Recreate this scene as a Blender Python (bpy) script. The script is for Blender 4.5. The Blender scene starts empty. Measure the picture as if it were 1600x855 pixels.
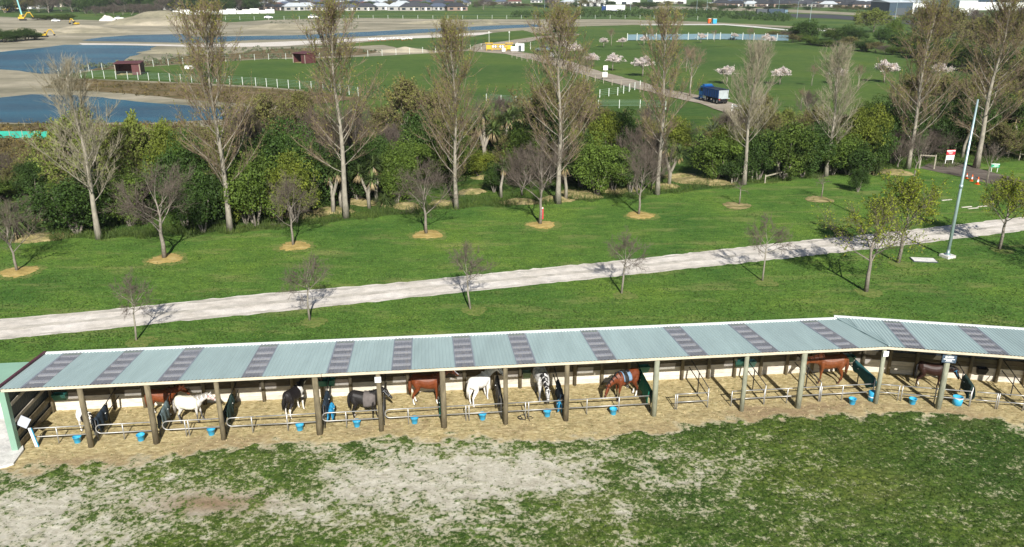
import bpy, bmesh, math, random
import numpy as np
from mathutils import Vector, Matrix
R = math.radians
random.seed(7); rng = np.random.default_rng(11)
SC = bpy.context.scene; COL = SC.collection

# ------------------------------------------------------------------ camera, sky, sun, exposure
PITCH = R(19.8); CAMH = 18.0; FPX = 1244.4
cam_d = bpy.data.cameras.new('camera'); cam = bpy.data.objects.new('camera', cam_d); COL.objects.link(cam)
cam_d.sensor_width = 36; cam_d.lens = 28; cam_d.clip_end = 12000; cam_d.clip_start = .5
cam.location = (0, 0, CAMH); cam.rotation_euler = (R(90) - PITCH, 0, 0); SC.camera = cam
SUN_EL, SUN_AZ = 34.3, -9.5            # azimuth of the shadows, degrees from +Y
world = bpy.data.worlds.new('World'); SC.world = world; world.use_nodes = True
wn = world.node_tree.nodes; sky = wn.new('ShaderNodeTexSky'); sky.sky_type = 'NISHITA'; sky.sun_disc = False
sky.sun_elevation = R(SUN_EL); sky.air_density = 1.0; sky.dust_density = .6; sky.ozone_density = 2.0
wn['Background'].inputs[1].default_value = .05
world.node_tree.links.new(sky.outputs[0], wn['Background'].inputs[0])
sun_d = bpy.data.lights.new('sun', 'SUN'); sun_d.energy = 5.0; sun_d.angle = R(.55); sun_d.color = (1, .965, .90)
sun = bpy.data.objects.new('sun', sun_d); COL.objects.link(sun)
_az = R(SUN_AZ); LD = Vector((math.sin(_az) * math.cos(R(SUN_EL)), math.cos(_az) * math.cos(R(SUN_EL)), -math.sin(R(SUN_EL))))
sun.rotation_euler = LD.to_track_quat('-Z', 'Y').to_euler()
sky.sun_rotation = math.atan2(-LD.x, -LD.y)
SC.view_settings.view_transform = 'Standard'; SC.view_settings.look = 'None'
SC.view_settings.exposure = 0.68; SC.view_settings.gamma = 1
SC.cycles.max_bounces = 5; SC.cycles.transparent_max_bounces = 8

# ------------------------------------------------------------------ survey of the photograph: a pixel to a ground point
_c, _s = math.cos(PITCH), math.sin(PITCH)
def _ray(x, y):
    u = (x - 800) / FPX; v = (427.5 - y) / FPX
    return u, _c + v * _s, -_s + v * _c
def at(x, y, z=0.):
    r = _ray(x, y); t = (z - CAMH) / r[2]; return Vector((r[0] * t, r[1] * t, z))
def height(x, y, Y):                       # height of the thing seen at pixel y standing at world distance Y
    r = _ray(x, y); return CAMH + r[2] * Y / r[1]
def pxm(Y): return FPX / (Y * 1.02)        # rough pixels per metre

# ------------------------------------------------------------------ objects
def props(o, label=None, cat=None, group=None, kind=None):
    if label: o['label'] = label
    if cat: o['category'] = cat
    if group: o['group'] = group
    if kind: o['kind'] = kind
    return o
def link(name, me, parent=None, m=None):
    o = bpy.data.objects.new(name, me); COL.objects.link(o)
    if parent is not None: o.parent = parent
    if m is not None and me is not None and len(me.materials) == 0: me.materials.append(m)
    return o
def empty(name, loc=(0, 0, 0), rz=0., **k):
    o = link(name, None); o.location = loc; o.rotation_euler = (0, 0, rz); o.empty_display_size = .3
    return props(o, **k)
KIDS = {}
def copy_tree(o, parent=None):
    c = o.copy(); COL.objects.link(c)
    if parent is not None: c.parent = parent
    for ch in o.children: copy_tree(ch, c)
    return c
def place(o, loc, rz=0., s=1., label=None, group=None):
    o.location = loc; o.rotation_euler = (0, 0, rz)
    o.scale = s if isinstance(s, (tuple, list)) else (s, s, s)
    if label: o['label'] = label
    if group: o['group'] = group
    return o
class MB:
    def __init__(s): s.v = []; s.f = []; s.mi = []
    def add(s, vs, fs, mi=0):
        n = len(s.v); s.v += [tuple(p) for p in vs]; s.f += [tuple(i + n for i in f) for f in fs]; s.mi += [mi] * len(fs); return s
    def box(s, c, d, rz=0., mi=0, M=None):
        x, y, z = d[0] / 2, d[1] / 2, d[2] / 2
        P = [Vector((a * x, b * y, e * z)) for e in (-1, 1) for b in (-1, 1) for a in (-1, 1)]
        if rz: q = Matrix.Rotation(rz, 3, 'Z'); P = [q @ p for p in P]
        if M is not None: P = [M @ p for p in P]
        P = [p + Vector(c) for p in P]
        return s.add(P, [(0, 2, 3, 1), (4, 5, 7, 6), (0, 1, 5, 4), (2, 6, 7, 3), (0, 4, 6, 2), (1, 3, 7, 5)], mi)
    def tube(s, pts, rad, k=6, cap=True, mi=0):
        pts = [Vector(p) for p in pts]; n = len(pts)
        if not isinstance(rad, (list, tuple)): rad = [rad] * n
        rad = [float(r) for r in rad]; vs = []; up = None
        for i, p in enumerate(pts):
            t = (pts[min(i + 1, n - 1)] - pts[max(i - 1, 0)]).normalized()
            if up is None:
                up = Vector((0, 0, 1)) if abs(t.z) < .9 else Vector((1, 0, 0))
            a = t.cross(up)
            if a.length < 1e-4: a = t.orthogonal()
            a.normalize(); b = a.cross(t); up = b
            for j in range(k):
                q = 2 * math.pi * j / k
                vs.append(p + rad[i] * (math.cos(q) * a + math.sin(q) * b))
        fs = [(i * k + j, i * k + (j + 1) % k, (i + 1) * k + (j + 1) % k, (i + 1) * k + j) for i in range(n - 1) for j in range(k)]
        if cap: fs += [tuple(range(k))[::-1], tuple((n - 1) * k + j for j in range(k))]
        return s.add(vs, fs, mi)
    def lathe(s, prof, c=(0, 0, 0), k=14, mi=0):
        vs = [(c[0] + r * math.cos(2 * math.pi * j / k), c[1] + r * math.sin(2 * math.pi * j / k), c[2] + z) for r, z in prof for j in range(k)]
        n = len(prof)
        fs = [(i * k + j, i * k + (j + 1) % k, (i + 1) * k + (j + 1) % k, (i + 1) * k + j) for i in range(n - 1) for j in range(k)]
        return s.add(vs, fs, mi)
    def rings(s, R_, cap=True, mi=0):            # list of equal-length closed rings of points
        k = len(R_[0]); n = len(R_); vs = [p for r in R_ for p in r]
        fs = [(i * k + j, i * k + (j + 1) % k, (i + 1) * k + (j + 1) % k, (i + 1) * k + j) for i in range(n - 1) for j in range(k)]
        if cap: fs += [tuple(range(k))[::-1], tuple((n - 1) * k + j for j in range(k))]
        return s.add(vs, fs, mi)
    def mesh(s, name, mats=(), smooth=False):
        me = bpy.data.meshes.new(name); me.from_pydata(s.v, [], s.f)
        for m in (mats if isinstance(mats, (list, tuple)) else [mats]): me.materials.append(m)
        if any(s.mi): me.polygons.foreach_set('material_index', s.mi)
        if smooth: me.polygons.foreach_set('use_smooth', [True] * len(s.f))
        me.update(); return me
    def build(s, name, m, parent=None, smooth=False): return link(name, s.mesh(name, m, smooth), parent)
def np_mesh(name, V, F, m=None, smooth=False):
    V = np.asarray(V, np.float32); F = np.asarray(F, np.int32); me = bpy.data.meshes.new(name)
    me.vertices.add(len(V)); me.vertices.foreach_set('co', V.ravel())
    n, k = F.shape; me.loops.add(n * k); me.loops.foreach_set('vertex_index', F.ravel())
    me.polygons.add(n); me.polygons.foreach_set('loop_start', np.arange(0, n * k, k, dtype=np.int32))
    me.polygons.foreach_set('loop_total', np.full(n, k, np.int32))
    if smooth: me.polygons.foreach_set('use_smooth', np.ones(n, bool))
    me.update(calc_edges=True)
    if m is not None: me.materials.append(m)
    return me
def vnoise(P, f, seed=0):                       # cheap smooth value noise on (n,2) or (n,3) points
    P = np.asarray(P) * f; D = P.shape[1]; i = np.floor(P).astype(np.int64); t = P - i; t = t * t * (3 - 2 * t)
    out = 0
    for m in range(1 << D):
        w = 1; h = np.full(len(P), seed * 374761393, np.int64)
        for d in range(D):
            b = (m >> d) & 1; w = w * (t[:, d] if b else 1 - t[:, d]); h = h + (i[:, d] + b) * (668265263, 2147483647, 1274126177)[d]
        h = (h ^ (h >> 13)) * 1274126177 & 0x7fffffff; h = (h ^ (h >> 16)) & 0xffff
        out = out + w * (h / 65535.)
    return out

# ------------------------------------------------------------------ materials
def new_mat(name):
    m = bpy.data.materials.new(name); m.use_nodes = True; return m, m.node_tree.nodes, m.node_tree.links, m.node_tree.nodes['Principled BSDF']
def noise(N, L, scale, detail=4, rough=.6, src=None, stretch=None):
    n = N.new('ShaderNodeTexNoise'); n.inputs['Scale'].default_value = scale; n.inputs['Detail'].default_value = detail; n.inputs['Roughness'].default_value = rough
    if src is None:
        src = N.new('ShaderNodeTexCoord').outputs['Object']
    if stretch:
        mp = N.new('ShaderNodeMapping'); mp.inputs['Scale'].default_value = stretch; L.new(src, mp.inputs[0]); src = mp.outputs[0]
    L.new(src, n.inputs['Vector']); return n
def ramp(N, L, fac, stops):
    r = N.new('ShaderNodeValToRGB'); e = r.color_ramp.elements
    while len(e) < len(stops): e.new(.5)
    for i, (p, c) in enumerate(stops): e[i].position = p; e[i].color = (*c, 1)
    L.new(fac, r.inputs[0]); return r
def mixc(N, L, fac, a, b, mode='MIX'):
    x = N.new('ShaderNodeMix'); x.data_type = 'RGBA'; x.blend_type = mode
    for v, i in ((fac, 0), (a, 6), (b, 7)):
        if hasattr(v, 'links'): L.new(v, x.inputs[i])
        else: x.inputs[i].default_value = v if i == 0 else (*v, 1)
    return x.outputs[2]
def mat(name, col, rough=.8, var=.25, scale=6., bump=0., bscale=None, metal=0., spec=.3, col2=None, objvar=0., stretch=None, world_=False):
    m, N, L, B = new_mat(name)
    src = N.new('ShaderNodeNewGeometry').outputs['Position'] if world_ else None
    n = noise(N, L, scale, 5, .65, src, stretch)
    d = col2 or tuple(c * (1 - var) for c in col); l = tuple(min(1, c * (1 + var)) for c in col)
    r = ramp(N, L, n.outputs[0], [(.32, d), (.5, col), (.68, l)])
    out = r.outputs[0]
    if objvar:
        oi = N.new('ShaderNodeObjectInfo'); hs = N.new('ShaderNodeHueSaturation')
        mr = N.new('ShaderNodeMapRange'); mr.inputs[3].default_value = 1 - objvar; mr.inputs[4].default_value = 1 + objvar
        L.new(oi.outputs['Random'], mr.inputs[0]); L.new(mr.outputs[0], hs.inputs['Value']); L.new(out, hs.inputs['Color'])
        mh = N.new('ShaderNodeMapRange'); mh.inputs[3].default_value = .5 - objvar * .06; mh.inputs[4].default_value = .5 + objvar * .06
        ml = N.new('ShaderNodeMath'); ml.operation = 'FRACT'; mm = N.new('ShaderNodeMath'); mm.operation = 'MULTIPLY'; mm.inputs[1].default_value = 7.31
        L.new(oi.outputs['Random'], mm.inputs[0]); L.new(mm.outputs[0], ml.inputs[0]); L.new(ml.outputs[0], mh.inputs[0]); L.new(mh.outputs[0], hs.inputs['Hue'])
        out = hs.outputs[0]
    L.new(out, B.inputs['Base Color']); B.inputs['Roughness'].default_value = rough; B.inputs['Metallic'].default_value = metal
    B.inputs['Specular IOR Level'].default_value = spec
    if bump:
        b = N.new('ShaderNodeBump'); b.inputs['Strength'].default_value = bump; b.inputs['Distance'].default_value = .05
        n2 = noise(N, L, bscale or scale * 3, 4, .6, src, stretch); L.new(n2.outputs[0], b.inputs['Height']); L.new(b.outputs[0], B.inputs['Normal'])
    return m
def leaf_mat(name, col, var=.35, objvar=.18, trans=.25, vscale=.9):
    m, N, L, B = new_mat(name)
    gp = N.new('ShaderNodeNewGeometry'); n = noise(N, L, vscale, 3, .6, gp.outputs['Position']); n2 = noise(N, L, 9., 2, .6, gp.outputs['Position'])
    r = ramp(N, L, n.outputs[0], [(.3, tuple(c * (1 - var) for c in col)), (.52, col), (.72, (min(1, col[0] * (1 + var * 1.5)), min(1, col[1] * (1 + var * 1.1)), col[2] * (1 + var * .3)))])
    r2 = ramp(N, L, n2.outputs[0], [(.3, (.6, .6, .6)), (.7, (1.35, 1.35, 1.2))])
    c = mixc(N, L, 1., r.outputs[0], r2.outputs[0], 'MULTIPLY')
    oi = N.new('ShaderNodeObjectInfo'); hs = N.new('ShaderNodeHueSaturation'); mr = N.new('ShaderNodeMapRange'); mr.inputs[3].default_value = 1 - objvar; mr.inputs[4].default_value = 1 + objvar
    L.new(oi.outputs['Random'], mr.inputs[0]); L.new(mr.outputs[0], hs.inputs['Value']); L.new(c, hs.inputs['Color'])
    L.new(hs.outputs[0], B.inputs['Base Color']); B.inputs['Roughness'].default_value = .65; B.inputs['Specular IOR Level'].default_value = .25
    if trans:
        t = N.new('ShaderNodeBsdfTranslucent'); L.new(hs.outputs[0], t.inputs[0]); mx = N.new('ShaderNodeMixShader'); mx.inputs[0].default_value = trans
        L.new(B.outputs[0], mx.inputs[1]); L.new(t.outputs[0], mx.inputs[2]); L.new(mx.outputs[0], N['Material Output'].inputs[0])
    return m

# ------------------------------------------------------------------ plants: generators
def unit(a): return a / np.maximum(1e-9, np.linalg.norm(a, axis=-1, keepdims=True))
def prisms(S, E, r0, r1):                       # three-sided tapering sticks
    S, E = np.asarray(S, float), np.asarray(E, float); n = len(S); d = unit(E - S)
    ref = np.where(np.abs(d[:, 2:3]) < .9, [[0, 0, 1.]], [[1., 0, 0]]); a = unit(np.cross(d, ref)); b = np.cross(d, a)
    r0 = np.broadcast_to(np.asarray(r0, float).reshape(-1, 1), (n, 1)); r1 = np.broadcast_to(np.asarray(r1, float).reshape(-1, 1), (n, 1))
    V = np.empty((n, 6, 3))
    for j in range(3):
        q = 2 * math.pi * j / 3; o = math.cos(q) * a + math.sin(q) * b
        V[:, j] = S + o * r0; V[:, 3 + j] = E + o * r1
    base = (np.arange(n) * 6)[:, None]
    F = np.concatenate([base + [j, (j + 1) % 3, 3 + (j + 1) % 3, 3 + j] for j in range(3)])
    return V.reshape(-1, 3), F
def cards(C, size, g, nrm=None, flat=.0, asp=.6):     # small leaf-shaped faces
    n = len(C); d = unit(g.normal(size=(n, 3))) if nrm is None else unit(nrm + g.normal(size=(n, 3)) * .8)
    t = unit(np.cross(d, unit(g.normal(size=(n, 3))))); b = np.cross(d, t)
    s = (size * g.uniform(.5, 1.4, n))[:, None]
    V = np.stack([C - t * s, C + b * s * asp + d * s * .12, C + t * s, C - b * s * asp + d * s * .12], 1)
    return V.reshape(-1, 3), (np.arange(n) * 4)[:, None] + np.arange(4)
def joinVF(parts):
    V, F, o = [], [], 0
    for v, f in parts: V.append(v); F.append(f + o); o += len(v)
    return np.concatenate(V), np.concatenate(F)
def poplar(seed, H=16., n=36, w=3.0, start=.2, leafy=.6):
    g = np.random.default_rng(seed); mb = MB(); ph = g.uniform(0, 6, 3)
    tp = lambda z: np.array([.12 * math.sin(z * .5 + ph[0]) * z / H * 3 * .6, .1 * math.sin(z * .43 + ph[1]) * z / H * 2, z])
    zs = np.linspace(0, H * .97, 12); mb.tube([tp(z) for z in zs], [.165 * (1 - z / H) ** .9 + .012 + .08 * math.exp(-z * 1.6) for z in zs], 8)
    ss, se, sr, ts, te, tips, tipz = [], [], [], [], [], [], []
    for i in range(n):
        f = (i + g.uniform(0, 1)) / n; h = H * (start + (.93 - start) * f ** .9); a = i * 2.4 + g.uniform(-.5, .5); t = h / H
        tilt = R(50 - 27 * f + g.uniform(-8, 8)); reach = w * (1.12 - .72 * f) * min(1, .72 + f * 2.2) * g.uniform(.6, 1.12)
        L = min(reach / math.sin(tilt) * .95, (H - h) * .8 + .7); p = tp(h); P = [p]
        d = np.array([math.cos(a) * math.sin(tilt), math.sin(a) * math.sin(tilt), math.cos(tilt)])
        for k in range(5): d = unit(d + np.array([0, 0, .13]) + g.normal(size=3) * .07); p = p + d * L / 5; P.append(p)
        r0 = .017 + .025 * (1 - f) * (L / 5); mb.tube(P, [r0 * (1 - .85 * k / 5) for k in range(6)], 5, False)
        P = np.array(P)
        for j in range(10):
            q = .12 + .88 * (j + g.uniform(0, 1)) / 11; k = min(4, int(q * 5)); b = P[k] + (P[k + 1] - P[k]) * (q * 5 - k)
            dd = unit(unit(P[k + 1] - P[k]) + g.normal(size=3) * .42 + np.array([0, 0, .25])); Ls = L * (.42 - .2 * q) * g.uniform(.7, 1.2) + .3
            m_ = b + dd * Ls * .5; d2 = unit(dd + np.array([0, 0, .4])); e = m_ + d2 * Ls * .5
            ss += [b, m_]; se += [m_, e]; sr += [(.016, .011), (.011, .005)]
            for q2 in range(12):
                u = g.uniform(.1, 1); c = b + (m_ - b) * u * 2 if u < .5 else m_ + (e - m_) * (u * 2 - 1)
                d3 = unit(d2 + g.normal(size=3) * .45 + np.array([0, 0, .35])); l3 = g.uniform(.3, .8); x = c + d3 * l3
                ts.append(c); te.append(x)
                if g.uniform() < leafy * (.12 + 1.1 * max(0, x[2] / H - .35)):
                    for w_ in range(3): tips.append(c + d3 * l3 * g.uniform(.4, 1.05))
    for z in np.linspace(H * .55, H, 22):
        c = tp(min(z, H * .97)); d3 = unit(np.array([g.normal() * .3, g.normal() * .3, 1])); ts.append(c); te.append(c + d3 * .8)
    sr = np.array(sr); A = prisms(ss, se, sr[:, 0], sr[:, 1]); B = prisms(ts, te, .0072, .0035)
    C = cards(np.array(tips), .042, g) if tips else None
    return mb, joinVF([A, B]), C
def bare(seed, H=6., h0=.28, nl=8, up=.2, spread=48, lean=(0, 0), leafy=0., lsize=.05, depth=3, kids=(6, 6, 7), r=.1, wide=1., fine=1.):
    g = np.random.default_rng(seed); mb = MB(); L0 = H * h0; top = np.array([lean[0], lean[1], 1.]) * H * .62
    tr = [np.array([0, 0, 0.]), np.array([lean[0], lean[1], 1.]) * L0 * .6 + g.normal(size=3) * [.03, .03, 0], np.array([lean[0], lean[1], 1.]) * L0]
    kn = tr + [tr[-1] + (top - tr[-1]) * .5 + g.normal(size=3) * [.12, .12, 0], top]
    mb.tube(kn, [r * 1.25, r, r * .85, r * .55, r * .2], 8); kn = np.array(kn)
    ps, pe, pr, tips = [], [], [], []
    def br(b, d, L, rad, lv):
        P = [b]; p = b
        for k in range(3): d = unit(d + np.array([0, 0, up]) * .5 + g.normal(size=3) * .12); p = p + d * L / 3; P.append(p)
        if lv == 0: mb.tube(P, [rad, rad * .75, rad * .5, rad * .28], 5, False)
        else:
            for k in range(3): ps.append(P[k]); pe.append(P[k + 1]); pr.append((rad * (1 - .27 * k), rad * (.73 - .27 * k)))
        if lv >= depth:
            if leafy:
                for w_ in range(3):
                    if g.uniform() < leafy: tips.append(P[3] + (P[0] - P[3]) * g.uniform(-.05, .8))
            return
        nk = kids[min(lv, len(kids) - 1)]
        for j in range(nk):
            q = .25 + .75 * (j + g.uniform(0, 1)) / nk; k = min(2, int(q * 3)); c = P[k] + (P[k + 1] - P[k]) * (q * 3 - k)
            dd = unit(unit(P[k + 1] - P[k]) + g.normal(size=3) * .55 * wide); br(c, dd, L * g.uniform(.42, .62), max(.0055 * fine, rad * .45), lv + 1)
    for i in range(nl):
        f = (i + g.uniform(0, .6)) / nl; zz = L0 + (H * .62 - L0) * f * .9; q = np.interp(zz, kn[:, 2], np.arange(len(kn))); k = min(int(q), len(kn) - 2)
        b = kn[k] + (kn[k + 1] - kn[k]) * (q - k); a = i * 2.4 + g.uniform(-.4, .4); ti = R(spread * (1.15 - .75 * f) + g.uniform(-8, 8))
        d = np.array([math.cos(a) * math.sin(ti), math.sin(a) * math.sin(ti), math.cos(ti)])
        br(b, d, (H - zz) * g.uniform(.55, .68), r * (.42 - .2 * f), 0)
    br(kn[-1], np.array([lean[0], lean[1], 1.]), H * .25, r * .2, 0)
    pr = np.array(pr); A = prisms(ps, pe, pr[:, 0], pr[:, 1])
    return mb, A, (cards(np.array(tips), lsize, g) if tips else None)
def leafbush(seed, n=3800, lobes=16, size=.05, flat=1., low=.0, rough=.16):        # unit crown: about 2 wide, 2 high, standing on z=0
    g = np.random.default_rng(seed); C = []; Nn = []
    c0 = unit(g.normal(size=(lobes, 3))) * g.uniform(.2, .82, (lobes, 1)) * [1.08, 1.08, .92]; rr = g.uniform(.16, .42, lobes)
    per = n // lobes
    for c, r in zip(c0, rr):
        d = unit(g.normal(size=(per, 3))); k = int(per * .12)
        rad = r * (1 - np.abs(g.normal(size=(per, 1))) * rough); rad[:k] *= 1.2
        lump = vnoise(d * 2.2 + c * 5, 1.6, seed)[:, None]; p = c + d * rad * (.75 + .5 * lump)
        C.append(p); Nn.append(d)
    C = np.concatenate(C); Nn = np.concatenate(Nn); C[:, 2] = (C[:, 2] + 1) * flat; C = C[C[:, 2] > low]; Nn = Nn[:len(C)]
    V, F = cards(C, size, g, Nn + np.array([0, 0, .3]))
    mb = MB()
    for i in range(5):
        a = i * 1.3 + seed; mb.tube([(0.05 * math.cos(a), .05 * math.sin(a), -.02), (.25 * math.cos(a), .25 * math.sin(a), .6), (.4 * math.cos(a), .4 * math.sin(a), 1.2 * flat)], [.035, .025, .008], 5, False)
    return mb, (V, F)
def swords(g, n, L, w, c=(0, 0, 0), lo=-.5, hi=1.4, droop=.5, upbias=0):                # sword leaves bent over, two faces each
    c = np.array(c); V = []; F = []
    for i in range(n):
        a = g.uniform(0, 2 * math.pi); el = g.uniform(lo, hi); d = np.array([math.cos(a) * math.cos(el), math.sin(a) * math.cos(el), math.sin(el)]); l = L * g.uniform(.7, 1.15)
        s = np.array([-math.sin(a), math.cos(a), 0]) * w; m = c + d * l * .55; e = m + unit(d + np.array([0, 0, -droop])) * l * .45; b = c + d * .06
        o = len(V); V += [b - s * .6, b + s * .6, m + s, m - s, e]; F += [(o, o + 1, o + 2, o + 3), (o + 3, o + 2, o + 4, o + 4)]
    return np.array(V), F
def sword_mesh(name, V, F, m):
    me = bpy.data.meshes.new(name); me.from_pydata([tuple(v) for v in V], [], [tuple(dict.fromkeys(f)) for f in F]); me.materials.append(m); return me

# ------------------------------------------------------------------ plants: materials and the first of each kind
M = {}
M['bark_pale'] = mat('bark_pale', (.255, .23, .185), .9, .35, 5, .5, 20, stretch=(1, 1, .35))
M['bark_grey'] = mat('bark_grey', (.20, .175, .145), .9, .3, 6, .4, 25)
M['twig_poplar'] = mat('twig_poplar', (.20, .148, .10), .9, .3, .5, col2=(.14, .098, .072))
M['twig_brown'] = mat('twig_brown', (.125, .10, .08), .9, .25, .8)
M['twig_pale'] = mat('twig_pale', (.26, .23, .16), .9, .25, .8)
M['bud_olive'] = leaf_mat('bud_olive', (.25, .255, .055), .25, .1, .3)
M['leaf_spring'] = leaf_mat('leaf_spring', (.25, .30, .03), .25, .1, .35)
M['leaf_dark'] = leaf_mat('leaf_dark', (.042, .082, .016), .4, .2, .18)
M['leaf_mid'] = leaf_mat('leaf_mid', (.082, .130, .022), .38, .2, .22)
M['leaf_lime'] = leaf_mat('leaf_lime', (.14, .175, .026), .35, .18, .3)
M['leaf_khaki'] = leaf_mat('leaf_khaki', (.155, .16, .05), .3, .15, .25)
M['leaf_willow'] = leaf_mat('leaf_willow', (.19, .24, .05), .3, .15, .3)
M['sword'] = leaf_mat('sword', (.085, .125, .04), .35, .2, .15)
M['sword_grey'] = leaf_mat('sword_grey', (.10, .125, .07), .35, .2, .12)
M['dead_leaf'] = leaf_mat('dead_leaf', (.30, .235, .14), .3, .15, .1)
M['blossom'] = leaf_mat('blossom', (.70, .63, .65), .18, .06, .3)
def make_tree(name, gen, mw, mt, ml=None, crown='twigs'):
    mb, A, C = gen; root = empty(name)
    mb.build('trunk', mw, root, True); link(crown, np_mesh(crown, *A, mt), root)
    if C is not None and ml is not None: link('leaves', np_mesh('leaves', *C, ml), root)
    return root

# ------------------------------------------------------------------ ground
def grass_mat(name, dark, mid, light, dry, dryamt=.35, fine=1., big=.12):
    m, N, L, B = new_mat(name); P = N.new('ShaderNodeNewGeometry').outputs['Position']
    a = noise(N, L, big, 4, .6, P); b = noise(N, L, .9, 5, .7, P, (.6, 1.5, 1)); c = noise(N, L, 9., 5, .75, P); d = noise(N, L, .35, 4, .7, P, (.5, 1.6, 1))
    r = ramp(N, L, c.outputs[0], [(.33, dark), (.5, mid), (.70, light)])
    r2 = ramp(N, L, b.outputs[0], [(.3, (.68, .72, .7)), (.7, (1.32, 1.25, 1.2))]); x = mixc(N, L, .85, r.outputs[0], r2.outputs[0], 'MULTIPLY')
    r3 = ramp(N, L, a.outputs[0], [(.34, (.62, .76, .8)), (.5, (1, 1, 1)), (.66, (1.45, 1.22, 1.05))]); x = mixc(N, L, .8, x, r3.outputs[0], 'MULTIPLY')
    e2 = noise(N, L, 2.6, 6, .85, P, (.8, 1.3, 1)); r5 = ramp(N, L, e2.outputs[0], [(.36, (.62, .66, .62)), (.5, (1, 1, 1)), (.64, (1.45, 1.38, 1.3))]); x = mixc(N, L, .9 if fine > .5 else .35, x, r5.outputs[0], 'MULTIPLY')
    r4 = ramp(N, L, d.outputs[0], [(.52, (0, 0, 0)), (.74, (1, 1, 1))]); k = N.new('ShaderNodeMath'); k.operation = 'MULTIPLY'; k.inputs[1].default_value = dryamt
    L.new(r4.outputs[0], k.inputs[0]); x = mixc(N, L, k.outputs[0], x, dry)
    L.new(x, B.inputs['Base Color']); B.inputs['Roughness'].default_value = .95; B.inputs['Specular IOR Level'].default_value = .1
    bp = N.new('ShaderNodeBump'); bp.inputs['Strength'].default_value = .55 * fine; bp.inputs['Distance'].default_value = .09
    e = noise(N, L, 5.5, 6, .8, P); L.new(e.outputs[0], bp.inputs['Height']); L.new(bp.outputs[0], B.inputs['Normal'])
    return m, N, L, B, x
def soil_mat(name, lo, mid, hi, s1=.08, s2=1.2, bump=.3, rough=.95):
    m, N, L, B = new_mat(name); P = N.new('ShaderNodeNewGeometry').outputs['Position']
    a = noise(N, L, s1, 5, .65, P, (1, 2.2, 1)); b = noise(N, L, s2, 5, .7, P); c = noise(N, L, 14., 3, .7, P)
    r = ramp(N, L, a.outputs[0], [(.34, lo), (.5, mid), (.66, hi)]); r2 = ramp(N, L, b.outputs[0], [(.3, (.78, .78, .78)), (.7, (1.22, 1.2, 1.18))])
    x = mixc(N, L, .9, r.outputs[0], r2.outputs[0], 'MULTIPLY'); r3 = ramp(N, L, c.outputs[0], [(.3, (.84, .84, .84)), (.7, (1.15, 1.15, 1.15))]); x = mixc(N, L, .8, x, r3.outputs[0], 'MULTIPLY')
    L.new(x, B.inputs['Base Color']); B.inputs['Roughness'].default_value = rough; B.inputs['Specular IOR Level'].default_value = .15
    bp = N.new('ShaderNodeBump'); bp.inputs['Strength'].default_value = bump; bp.inputs['Distance'].default_value = .06; L.new(b.outputs[0], bp.inputs['Height']); L.new(bp.outputs[0], B.inputs['Normal'])
    return m
M['grass'] = grass_mat('lawn_grass', (.028, .070, .014), (.072, .150, .026), (.165, .24, .054), (.25, .235, .09), .6)[0]
M['grass_far'] = grass_mat('paddock_grass', (.042, .086, .018), (.064, .114, .025), (.088, .138, .034), (.15, .16, .055), .45, .3, .03)[0]
M['grass_rank'] = grass_mat('rank_grass', (.022, .055, .011), (.048, .095, .018), (.095, .14, .032), (.22, .18, .07), .4, 1., .3)[0]
M['gravel'] = soil_mat('pale_gravel', (.48, .44, .385), (.57, .53, .475), (.64, .60, .55), .3, 1.4, .2)
M['shore'] = soil_mat('gravel_flat', (.17, .16, .11), (.27, .245, .175), (.37, .33, .25), .025, .25, .3)
M['bank'] = soil_mat('brown_bank', (.065, .07, .025), (.13, .095, .045), (.20, .16, .09), .15, .6, .5)
M['track'] = soil_mat('dark_track', (.085, .072, .06), (.12, .10, .085), (.16, .14, .115), .3, 1.5, .3)
M['drive'] = soil_mat('driveway_gravel', (.22, .185, .14), (.29, .25, .195), (.36, .32, .26), .12, .8, .2)
M['asphalt'] = soil_mat('asphalt', (.045, .047, .052), (.055, .057, .062), (.07, .072, .078), .1, .8, .1)
M['concrete'] = soil_mat('concrete_slab', (.46, .45, .42), (.58, .57, .54), (.68, .67, .63), .6, 2.5, .08)
M['dryring'] = soil_mat('dry_grass_ring', (.24, .185, .06), (.36, .265, .09), (.43, .33, .14), 1.2, 4., .3)
M['dryring_pale'] = soil_mat('faded_grass_ring', (.085, .14, .028), (.125, .165, .04), (.19, .20, .065), 2.2, 6., .3)
M['straw'] = soil_mat('straw_heap', (.10, .11, .035), (.24, .20, .09), (.36, .30, .15), .9, 5., .6)
def struct(name, me, m=None): return props(link(name, me, None, m), kind='structure')
def outline(pts, z, step=None, jit=0., seed=0):
    g = np.random.default_rng(seed); W = [at(x, y) for x, y in pts]; out = []
    for i, p in enumerate(W):
        q = W[(i + 1) % len(W)]; n = 1
        if step: n = int(min(60, max(1, (q - p).length / step)))
        for k in range(n):
            v = p.lerp(q, k / n); j = jit * min(1., n / 4)
            out.append((v.x + g.normal() * j, v.y + g.normal() * j, z))
    return out
def sheet(name, pts, z, m, step=None, jit=0., seed=0):
    P = outline(pts, z, step, jit, seed); bm = bmesh.new(); vs = [bm.verts.new(p) for p in P]; f = bm.faces.new(vs)
    bmesh.ops.triangulate(bm, faces=[f]); bm.normal_update()
    for f in bm.faces:
        if f.normal.z < 0: f.normal_flip()
    me = bpy.data.meshes.new(name); bm.to_mesh(me); bm.free(); return struct(name, me, m)
# one broad sheet to the horizon; nearer sheets lie on it
struct('ground', MB().add([(-6000, -300, -.12), (6000, -300, -.12), (6000, 9000, -.12), (-6000, 9000, -.12)], [(0, 1, 2, 3)]).mesh('ground'), M['grass_far'])
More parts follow.
